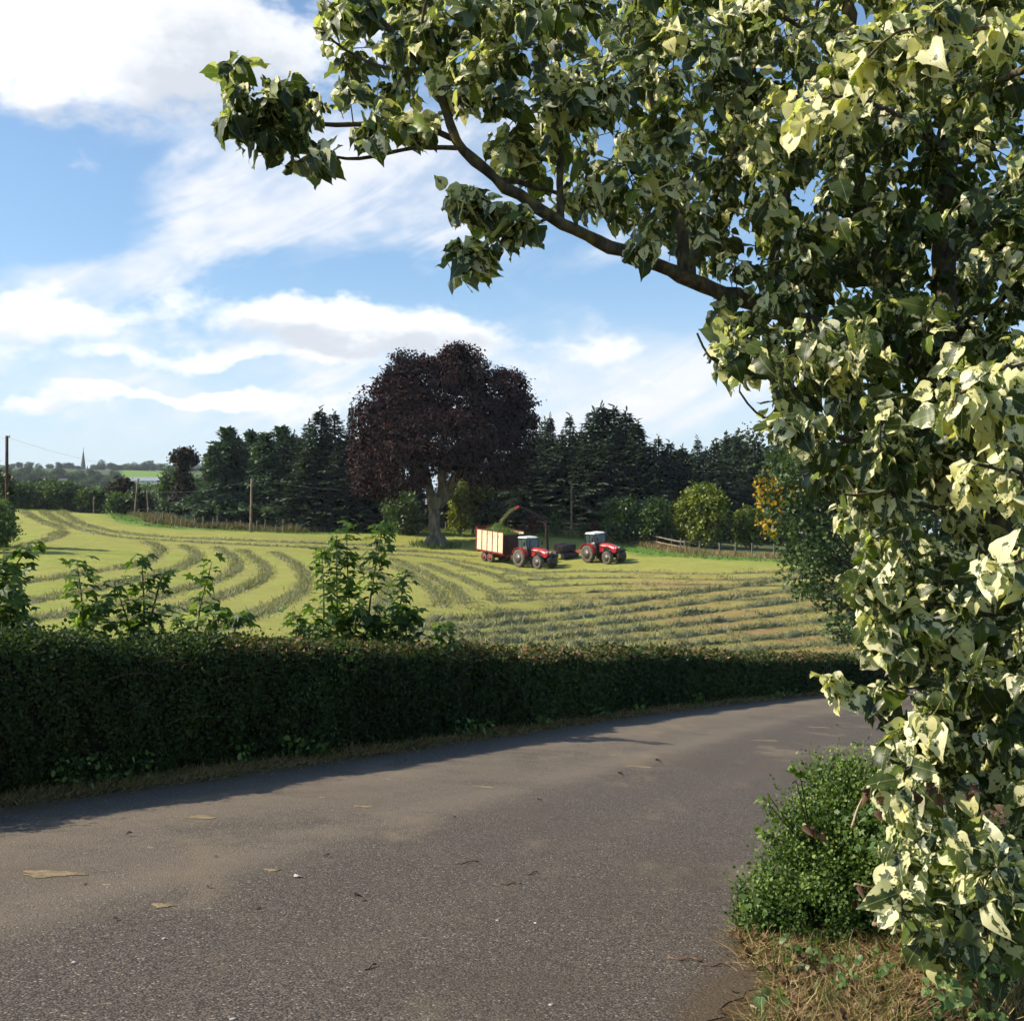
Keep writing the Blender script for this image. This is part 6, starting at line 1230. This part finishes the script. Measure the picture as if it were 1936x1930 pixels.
def shed(px, y0, y1, Y, wpx, name, label, wall, roof, cat, eave, nwin, rz=0.0):
    b = gpos(px, Y); zb = min(P(px, y1, Y)[2] - b[2], 0); h = P(px, y0, Y)[2] - b[2]; w = wpx * Y / F0; e = empty(name, b, label, cat, None, rz); d = max(5., w * .35); ey = h * eave
    wl = MB().box((0, 0, ey / 2 - 2), (w, d, ey + 4)).build('wall', M[wall], e)
    MB().add([(-w / 2 - .4, -d / 2 - .4, ey), (w / 2 + .4, -d / 2 - .4, ey), (w / 2 + .4, d / 2 + .4, ey), (-w / 2 - .4, d / 2 + .4, ey), (-w / 2 - .4, 0, h), (w / 2 + .4, 0, h)], [(0, 1, 5, 4), (2, 3, 4, 5), (0, 4, 3), (1, 2, 5), (0, 3, 2, 1)]).build('roof', M[roof], e)
    for x in np.linspace(-w / 2, w / 2, nwin + 2)[1:-1]: MB().box((x, -d / 2 - .02, ey * .5), (w / nwin * .35, .12, ey * .35)).build('window', M['darkglass'], wl)
shed(277, 902, 912, 690, 66, 'farm_shed', 'long low grey roofed farm shed below the green pasture', 'wallwhite', 'sheet', 'shed', .35, 6)
shed(118, 905, 915, 560, 14, 'house', 'small white house among trees below the church', 'wallwhite', 'slate', 'house', .6, 3)
# ------------------------------------------------------------------ low bush on the right verge
def build_bush():
    rng = np.random.default_rng(160); b2 = road_hit(1530, 1740); b = np.array((*b2, gz(*b2))); e = empty('evergreen_bush', b, 'low dense small leaved green bush on the road edge under the poplar', 'bush'); lob = []
    for px, py, Y, rx, rz in ((1585, 1570, 6.6, 70, 60), (1510, 1660, 6.3, 62, 48), (1590, 1650, 6.5, 90, 80), (1458, 1715, 6.2, 44, 36), (1530, 1725, 6.1, 75, 42), (1570, 1490, 6.7, 38, 26), (1620, 1470, 6.8, 36, 30), (1640, 1540, 6.7, 70, 60), (1665, 1690, 6.3, 90, 70), (1720, 1620, 6.5, 80, 80), (1428, 1690, 6.2, 24, 18), (1490, 1600, 6.4, 30, 18), (1520, 1545, 6.5, 36, 20), (1760, 1700, 6.3, 70, 60), (1545, 1455, 6.8, 20, 10), (1425, 1745, 6.1, 26, 20)):
        c = P(px, py, Y); k = Y / F0; lob.append((*c, rx * k, rx * k * .9, rz * k))
    n = 8600; c, d, w = crown_points(lob, n, rng, .62); c = c + d * (np.where(rng.random(n) < .12, rng.uniform(0, .13, n), 0))[:, None]; per = 5; kk = np.repeat(np.arange(n), per); sp = d[kk] * .6 + rng.normal(size=(len(kk), 3)) * .5 + (0, 0, .35); off = np.tile(np.linspace(0, .07, per), n)[:, None]; pos = c[kk] + (d + np.array((0, 0, .5)))[kk] * off + rng.normal(size=(len(kk), 3)) * .012
    keep = pos[:, 2] > plane(pos[:, 0], pos[:, 1]) + .02; kk, pos, sp = kk[keep], pos[keep], sp[keep]; m = len(pos)
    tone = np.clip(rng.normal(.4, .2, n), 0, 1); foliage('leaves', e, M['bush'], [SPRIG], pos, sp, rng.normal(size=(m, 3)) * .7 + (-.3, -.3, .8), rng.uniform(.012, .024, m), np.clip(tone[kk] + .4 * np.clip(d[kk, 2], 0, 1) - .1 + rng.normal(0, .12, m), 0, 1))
    paths = []
    for i in rng.choice(n, 240): a = b + rng.normal(size=3) * (.22, .22, 0) + (0.1, 0, -.02); s_ = np.linspace(0, 1, 7)[:, None]; q = a + (c[i] - a) * s_; q[:, 2] += .1 * np.sin(s_[:, 0] * 3.14); paths.append((q, .006 * (1 - .7 * s_[:, 0])))
    for p in ((1400, 1735), (1445, 1510), (1450, 1500), (1440, 1570), (1500, 1455), (1510, 1450)): a = P(1540, 1620, 6.4); q2 = P(*p, 6.3); s_ = np.linspace(0, 1, 7)[:, None]; paths.append((a + (q2 - a) * s_, .005 * (1 - .6 * s_[:, 0])))
    v, f = tubes_np(paths, 5); link('branches', mesh_np('branches', v - b, f), M['dark_bark'], e, kind='stuff')
    tips = np.array([P(*p, 6.3) for p in ((1445, 1512), (1452, 1525), (1460, 1540), (1470, 1550), (1440, 1572), (1450, 1582), (1462, 1590), (1502, 1457), (1515, 1462), (1530, 1470), (1402, 1735), (1412, 1740))]); t = np.repeat(tips, 9, 0) + rng.normal(size=(len(tips) * 9, 3)) * .016
    foliage('shoot_tips', e, M['bush'], [SPRIG], t, rng.normal(size=t.shape) + (-.4, 0, .4), rng.normal(size=t.shape) + (0, -.3, .8), rng.uniform(.022, .04, len(t)), rng.uniform(.6, 1, len(t)))
build_bush()
# broad leaved weeds and ivy under the poplar
def patch(name, polys, Yr, n, leaf, mat, tm, label, cat, seed, hang=.3):
    rng = np.random.default_rng(seed); pos = []
    for poly, cnt in polys:
        for x, y in sample_poly(poly, cnt, rng): pos.append(P(x, y, rng.uniform(*Yr)))
    pos = np.array(pos); pos[:, 2] = np.maximum(pos[:, 2], gz(pos[:, 0], pos[:, 1]) + .03); m = len(pos); b = np.array((pos[:, 0].mean(), pos[:, 1].mean(), 0)); b[2] = gz(b[0], b[1]); e = empty(name, b, label, cat); d = rng.normal(size=(m, 3)) * .7 + (-.2, -.3, -hang); nr = rng.normal(size=(m, 3)) * .5 + (-.4, -.4, .7); sc = rng.uniform(.6, 1.35, m) * leaf; rn = rng.beta(2, 2, m); k = np.argsort(-sc / pos[:, 1])[:n]; rest = np.setdiff1d(np.arange(m), k)
    single_leaves('leaf', name, e, M[mat], tm, pos[k], d[k], nr[k], sc[k], rn[k])
    if len(rest): foliage('small_leaves', e, M[mat], tm, pos[rest], d[rest], nr[rest], sc[rest], rn[rest])
    paths = []
    for i in [i for i in range(0, m, 2) if pos[i, 2] < gz(pos[i, 0], pos[i, 1]) + .22]: a = np.array((pos[i, 0] + rng.normal() * .05, pos[i, 1] + rng.normal() * .05, gz(pos[i, 0], pos[i, 1]) - .01)); s_ = np.linspace(0, 1, 5)[:, None]; q = a + (pos[i] - a) * s_; q[:, :2] += rng.normal(size=2) * .05 * np.sin(s_ * 3.14); paths.append((q, .003))
    if paths: v, f = tubes_np(paths, 4); link('stems', mesh_np('stems', v - b, f), M['stem'], e, kind='stuff')
patch('ivy_patch', [([(1660, 1560), (1800, 1520), (1936, 1560), (1936, 1760), (1800, 1780), (1690, 1740)], 420), ([(1580, 1520), (1720, 1500), (1700, 1640), (1600, 1600)], 120)], (5.4, 6.3), 260, .045, 'weed', PALM, 'tangle of ivy and small leaved weeds beneath the poplar branches', 'ivy', 170)
patch('verge_weed', [([(1480, 1770), (1560, 1760), (1560, 1830), (1490, 1830)], 30)], (5.3, 5.7), 200, .032, 'weed', POPS, 'small round leaved weed on the dry verge below the bush', 'weed', 171)
patch('verge_weed', [([(1560, 1800), (1680, 1790), (1680, 1860), (1580, 1860)], 34)], (4.9, 5.2), 200, .032, 'weed', POPS, 'pale green weed in the dry grass at the bottom right', 'weed', 172)
patch('verge_weed', [([(1740, 1830), (1900, 1820), (1900, 1925), (1760, 1920)], 90)], (4.3, 4.8), 200, .034, 'weed', POPS, 'leafy weed in the bottom right corner of the verge', 'weed', 173)
patch('verge_weed', [([(1400, 1690), (1450, 1680), (1450, 1790), (1410, 1790)], 34)], (6.0, 6.3), 200, .045, 'weed', PALM, 'small lobed weed at the left foot of the evergreen bush', 'weed', 174)
patch('dock_sprig', [([(1410, 1880), (1450, 1870), (1520, 1890), (1480, 1910)], 9)], (4.75, 4.95), 200, .045, 'weed', POPS, 'tiny green sprig lying at the road edge bottom right', 'weed', 175)
# dry grass, straw and leaf litter on the right verge
def verge_litter():
    rng = np.random.default_rng(180); poly = [(1385, 1765), (1500, 1700), (1700, 1640), (1960, 1500), (2100, 1600), (2100, 1990), (1410, 1990), (1470, 1890), (1415, 1830)]
    def spots(n, clump=0):
        q = sample_poly(poly, n, rng); return np.array([road_hit(*p) for p in q])
    c = spots(1200); n = 15; q = np.repeat(c, n, 0) + rng.normal(size=(len(c) * n, 2)) * .05; w = vnoise(np.concatenate([q, 0 * q[:, :1]], 1), 44, 1.6); q = q[w > -.35]; m = len(q); pos = np.stack([q[:, 0], q[:, 1], plane(q[:, 0], q[:, 1]) + .032], 1)
    o = foliage('dry_grass', None, M['straw'], [BLADE], pos, np.concatenate([rng.normal(size=(m, 2)), np.abs(rng.normal(size=(m, 1))) * .22 + .03], 1), rng.normal(size=(m, 3)) * .5 + (0, 0, .7), np.stack([rng.uniform(.0025, .006, m), rng.uniform(.05, .17, m), np.full(m, .1)], 1), np.clip(rng.normal(.5, .28, m), 0, 1)); tag(o, 'matted dry straw coloured grass on the right hand verge', 'grass')
    tall = np.array([road_hit(*p) for p in sample_poly([(1840, 1850), (1936, 1800), (2000, 1960), (1860, 1960)], 500, rng)]); m = len(tall); pos = np.stack([tall[:, 0], tall[:, 1], plane(tall[:, 0], tall[:, 1]) - .01], 1)
    o = foliage('dry_grass', None, M['straw'], [BLADE], pos, np.concatenate([rng.normal(size=(m, 2)) * .5 + (.3, 0), np.ones((m, 1))], 1), rng.normal(size=(m, 3)), np.stack([rng.uniform(.003, .006, m), rng.uniform(.15, .38, m), np.full(m, .2)], 1), np.clip(rng.normal(.7, .2, m), 0, 1)); tag(o, 'taller tuft of bleached grass in the bottom right corner', 'grass')
    c = spots(4200); m = len(c); pos = np.stack([c[:, 0], c[:, 1], plane(c[:, 0], c[:, 1]) + rng.uniform(.015, .06, m)], 1); o = foliage('leaf_litter', None, M['dead'], CURL + POPS, pos, np.concatenate([rng.normal(size=(m, 2)), rng.normal(size=(m, 1)) * .25], 1), rng.normal(size=(m, 3)) * .5 + (0, 0, 1), rng.uniform(.015, .042, m), np.clip(rng.normal(.45, .3, m), 0, 1)); tag(o, 'brown dead leaves littering the verge under the bush', 'leaf litter')
    g_ = spots(260); n = 10; q = np.repeat(g_, n, 0) + rng.normal(size=(len(g_) * n, 2)) * .03; m = len(q); pos = np.stack([q[:, 0], q[:, 1], plane(q[:, 0], q[:, 1]) + .012], 1); o = foliage('verge_grass', None, M['grass'], [BLADE], pos, np.concatenate([rng.normal(size=(m, 2)) * .5, np.ones((m, 1))], 1), rng.normal(size=(m, 3)), np.stack([rng.uniform(.003, .006, m), rng.uniform(.05, .16, m), np.full(m, .2)], 1), rng.uniform(0, .8, m)); tag(o, 'sparse green grass blades among the dry verge litter', 'grass')
    c = np.array([road_hit(*q) for q in sample_poly([(1380, 1760), (1420, 1750), (1500, 1830), (1540, 1900), (1500, 1990), (1370, 1990), (1440, 1900)], 420, rng)]); m = len(c); pos = np.stack([c[:, 0], c[:, 1], plane(c[:, 0], c[:, 1]) + .004], 1); o = foliage('moss_crumbs', None, M['verge'], [SPRIG], pos, rng.normal(size=(m, 3)) * (1, 1, .3), rng.normal(size=(m, 3)) * .6 + (0, 0, 1), rng.uniform(.008, .03, m), rng.uniform(0, .7, m)); tag(o, 'dark mossy crumbs spilling from the verge on to the road', 'moss')
    for pts, r, lab in ((((1650, 1745), (1700, 1760), (1760, 1790), (1800, 1830)), .011, 'pale bare dead branch arching out of the verge'), (((1590, 1780), (1620, 1800), (1650, 1840)), .006, 'thin bare stick lying on the verge litter'), (((1610, 1565), (1625, 1520), (1650, 1480)), .006, 'bare upright twig standing beside the evergreen bush'), (((1615, 1670), (1680, 1690), (1700, 1750)), .005, 'thin drooping dead twig with brown leaves'), (((1420, 1905), (1450, 1925), (1470, 1940)), .008, 'short stick on the road edge at the bottom')):
        q = catmull(np.array([P(x, y, 5.3 if y < 1800 else 4.9) for x, y in pts]), 6)
        if lab.startswith(('thin bare', 'short')): h = np.array([road_hit(x, y) for x, y in pts]); q = catmull(np.stack([h[:, 0], h[:, 1], plane(h[:, 0], h[:, 1]) + r + np.array([0, .015, .005][:len(h)])], 1), 6)
        o = MB().tube(q, np.linspace(r, r * .5, len(q)), 6).build('dead_branch', M['dry_twig'], None, True); tag(o, lab, 'branch')
verge_litter()
# ------------------------------------------------------------------ small things lying on the road
def on_road():
    rng = np.random.default_rng(190)
    for px, py, s_, lab in ((672, 1702, .10, 'large dark curled dead leaf lying alone mid road'), (492, 1717, .06, 'small black curled leaf left of the large dead leaf'), (248, 1580, .09, 'dark flat leaf on the far left of the road near the shadow'), (395, 1678, .07, 'brown leaf on the left half of the road'), (1170, 1466, .12, 'dark leaf on the far carriageway left of the bigger one'), (1240, 1440, .16, 'dark clump of leaf on the far side of the road'), (1018, 1515, .10, 'thin dark leaf in the middle of the road'), (1398, 1712, .08, 'dark brown leaf beside the foot of the evergreen bush'), (215, 1740, .06, 'tiny dark leaf at the lower left of the road'), (410, 1620, .06, 'small dark leaf right of the dried mud patch'), (622, 1620, .06, 'small reddish brown leaf mid left of the road'), (165, 1672, .05, 'tiny dark leaf just right of the dried mud patch'), (860, 1545, .06, 'small dark leaf near the centre of the road'), (1385, 1875, .05, 'dark mossy crumb on the road edge bottom right'), (1365, 1915, .05, 'greenish crumb of moss at the bottom right road edge')):
        p = road_hit(px, py); t = CURL[rng.integers(0, 4)]; d = np.array([[math.cos(a := rng.uniform(0, 6.28)), math.sin(a), .12]]); vv, f, u, a_ = instance_np(t[0], t[1], frames(d, np.array([[.2, .1, 1.]])), np.zeros((1, 3)), np.array([s_ * .5]), t[2], {'rnd': np.array([rng.uniform(0, .12)])}); vv[:, 2] = (vv[:, 2] - vv[:, 2].min()) * .42 - .001
        o = link('dead_leaf', mesh_np('dead_leaf', vv, f, u, a_), M['dead'], None, (p[0], p[1], float(plane(*p)) + .004)); tag(o, lab, 'leaf', 'dead leaves on the road')
    for px, py, s_, lab in ((562, 1658, .07, 'whitish scrap lying on the road left of centre'), (310, 1775, .030, 'pale chip of stone on the lower left of the road'), (140, 1820, .028, 'pale pinkish pebble at the bottom left of the road'), (940, 1740, .024, 'small white pebble right of the road centre'), (1042, 1900, .026, 'white pebble at the bottom middle of the road'), (440, 1927, .028, 'pale pebble cut by the bottom edge of the picture'), (1012, 1745, .022, 'pinkish pebble right of the small white one')):
        p = road_hit(px, py); v = rand_dirs(26, rng) * (1, .7, .4) * s_ / 2; bm = bmesh.new()
        for q in v: bm.verts.new(q)
        bmesh.ops.convex_hull(bm, input=bm.verts); me = bpy.data.meshes.new('pebble'); bm.to_mesh(me); bm.free(); o = link('pebble', me, M['pebble'], None, (p[0], p[1], float(plane(*p)) + s_ * .12)); o.rotation_euler.z = rng.uniform(0, 6); tag(o, lab, 'pebble', 'pale pebbles on the road')
    for px, py, L, ang_, lab in ((880, 1632, .20, .5, 'thin dark twig on the road right of centre'), (1005, 1652, .12, .8, 'short dark twig right of the longer one'), (965, 1672, .14, .2, 'pale brown twig below the two dark ones'), (1295, 1815, .16, -.2, 'thin twig near the right edge of the road'), (1355, 1826, .14, .1, 'dark twig near the right road edge'), (700, 1830, .10, 1.1, 'reddish curled twig on the lower road')):
        p = road_hit(px, py); s_ = np.linspace(-.5, .5, 7); q = np.stack([s_ * L * math.cos(ang_), s_ * L * math.sin(ang_) + .01 * np.sin(s_ * 9), .006 + .004 * np.sin(s_ * 7)], 1); o = MB().tube(q, .0045, 5).build('twig', M['twig'], None, True, loc=(p[0], p[1], float(plane(*p)) + .002)); tag(o, lab, 'twig', 'twigs on the road')
    def mud(px, py, rx, ry, lab):
        p = road_hit(px, py); n = 26; th = np.arange(n) * 6.283 / n; rr = 1 + .22 * np.sin(th * 3 + px) + .12 * np.sin(th * 7 + 1) + .06 * rng.normal(size=n); V = [(0, 0, .006)]
        for k, z in ((.5, .006), (.85, .004), (1.0, .0005)): V += [(math.cos(a) * rx * r_ * k, math.sin(a) * ry * r_ * k, z + rng.normal() * .0012 * (k < 1)) for a, r_ in zip(th, rr)]
        V = np.array(V); tilt = plane(V[:, 0] + p[0], V[:, 1] + p[1]) - plane(*p); V[:, 2] += tilt; f3 = np.array([(0, 1 + i, 1 + (i + 1) % n) for i in range(n)]); f4 = np.array([(1 + j * n + i, 1 + (j + 1) * n + i, 1 + (j + 1) * n + (i + 1) % n, 1 + j * n + (i + 1) % n) for j in range(2) for i in range(n)])
        o = link('mud_patch', mesh_np('mud_patch', V, [f3, f4], smooth_=True), M['mud'], None, (p[0], p[1], float(plane(*p)) + .003)); tag(o, lab, 'dried mud', 'dried mud pats on the road')
    mud(95, 1652, .17, .10, 'largest tan patch of dried mud on the left of the road'); mud(380, 1545, .10, .09, 'pale mud smear near the shadow edge'); mud(308, 1712, .06, .045, 'tan mud pat left of the tiny dark leaf'); mud(515, 1645, .05, .035, 'orange tan mud crumb left of the whitish scrap'); mud(915, 1488, .10, .05, 'tan mud smear in the middle of the far carriageway'); mud(690, 1525, .09, .04, 'flat tan mud smear on the left of the road centre'); mud(1210, 1450, .16, .06, 'yellowish mud stain beside the dark clump of leaf'); mud(1450, 1400, .22, .07, 'pale dried mud streak on the road near the hedge bend'); mud(1550, 1375, .22, .08, 'pale mud streak on the farthest visible stretch of road')
on_road()
# ------------------------------------------------------------------ haze in the air
hz_ = MB().box((0, 600, 25), (7000, 7000, 190)).build('haze', None); hz_['kind'] = 'stuff'; tag(hz_, 'thin pale blue haze over the far hills', 'haze')
m, n, o = new_mat('haze_air'); v = n.nodes.new('ShaderNodeVolumePrincipled'); v.inputs['Color'].default_value = (0.80, 0.88, 1.0, 1); v.inputs['Density'].default_value = 0.00013; v.inputs['Anisotropy'].default_value = 0.2
n.links.new(v.outputs[0], o.inputs['Volume']); hz_.data.materials.append(m)
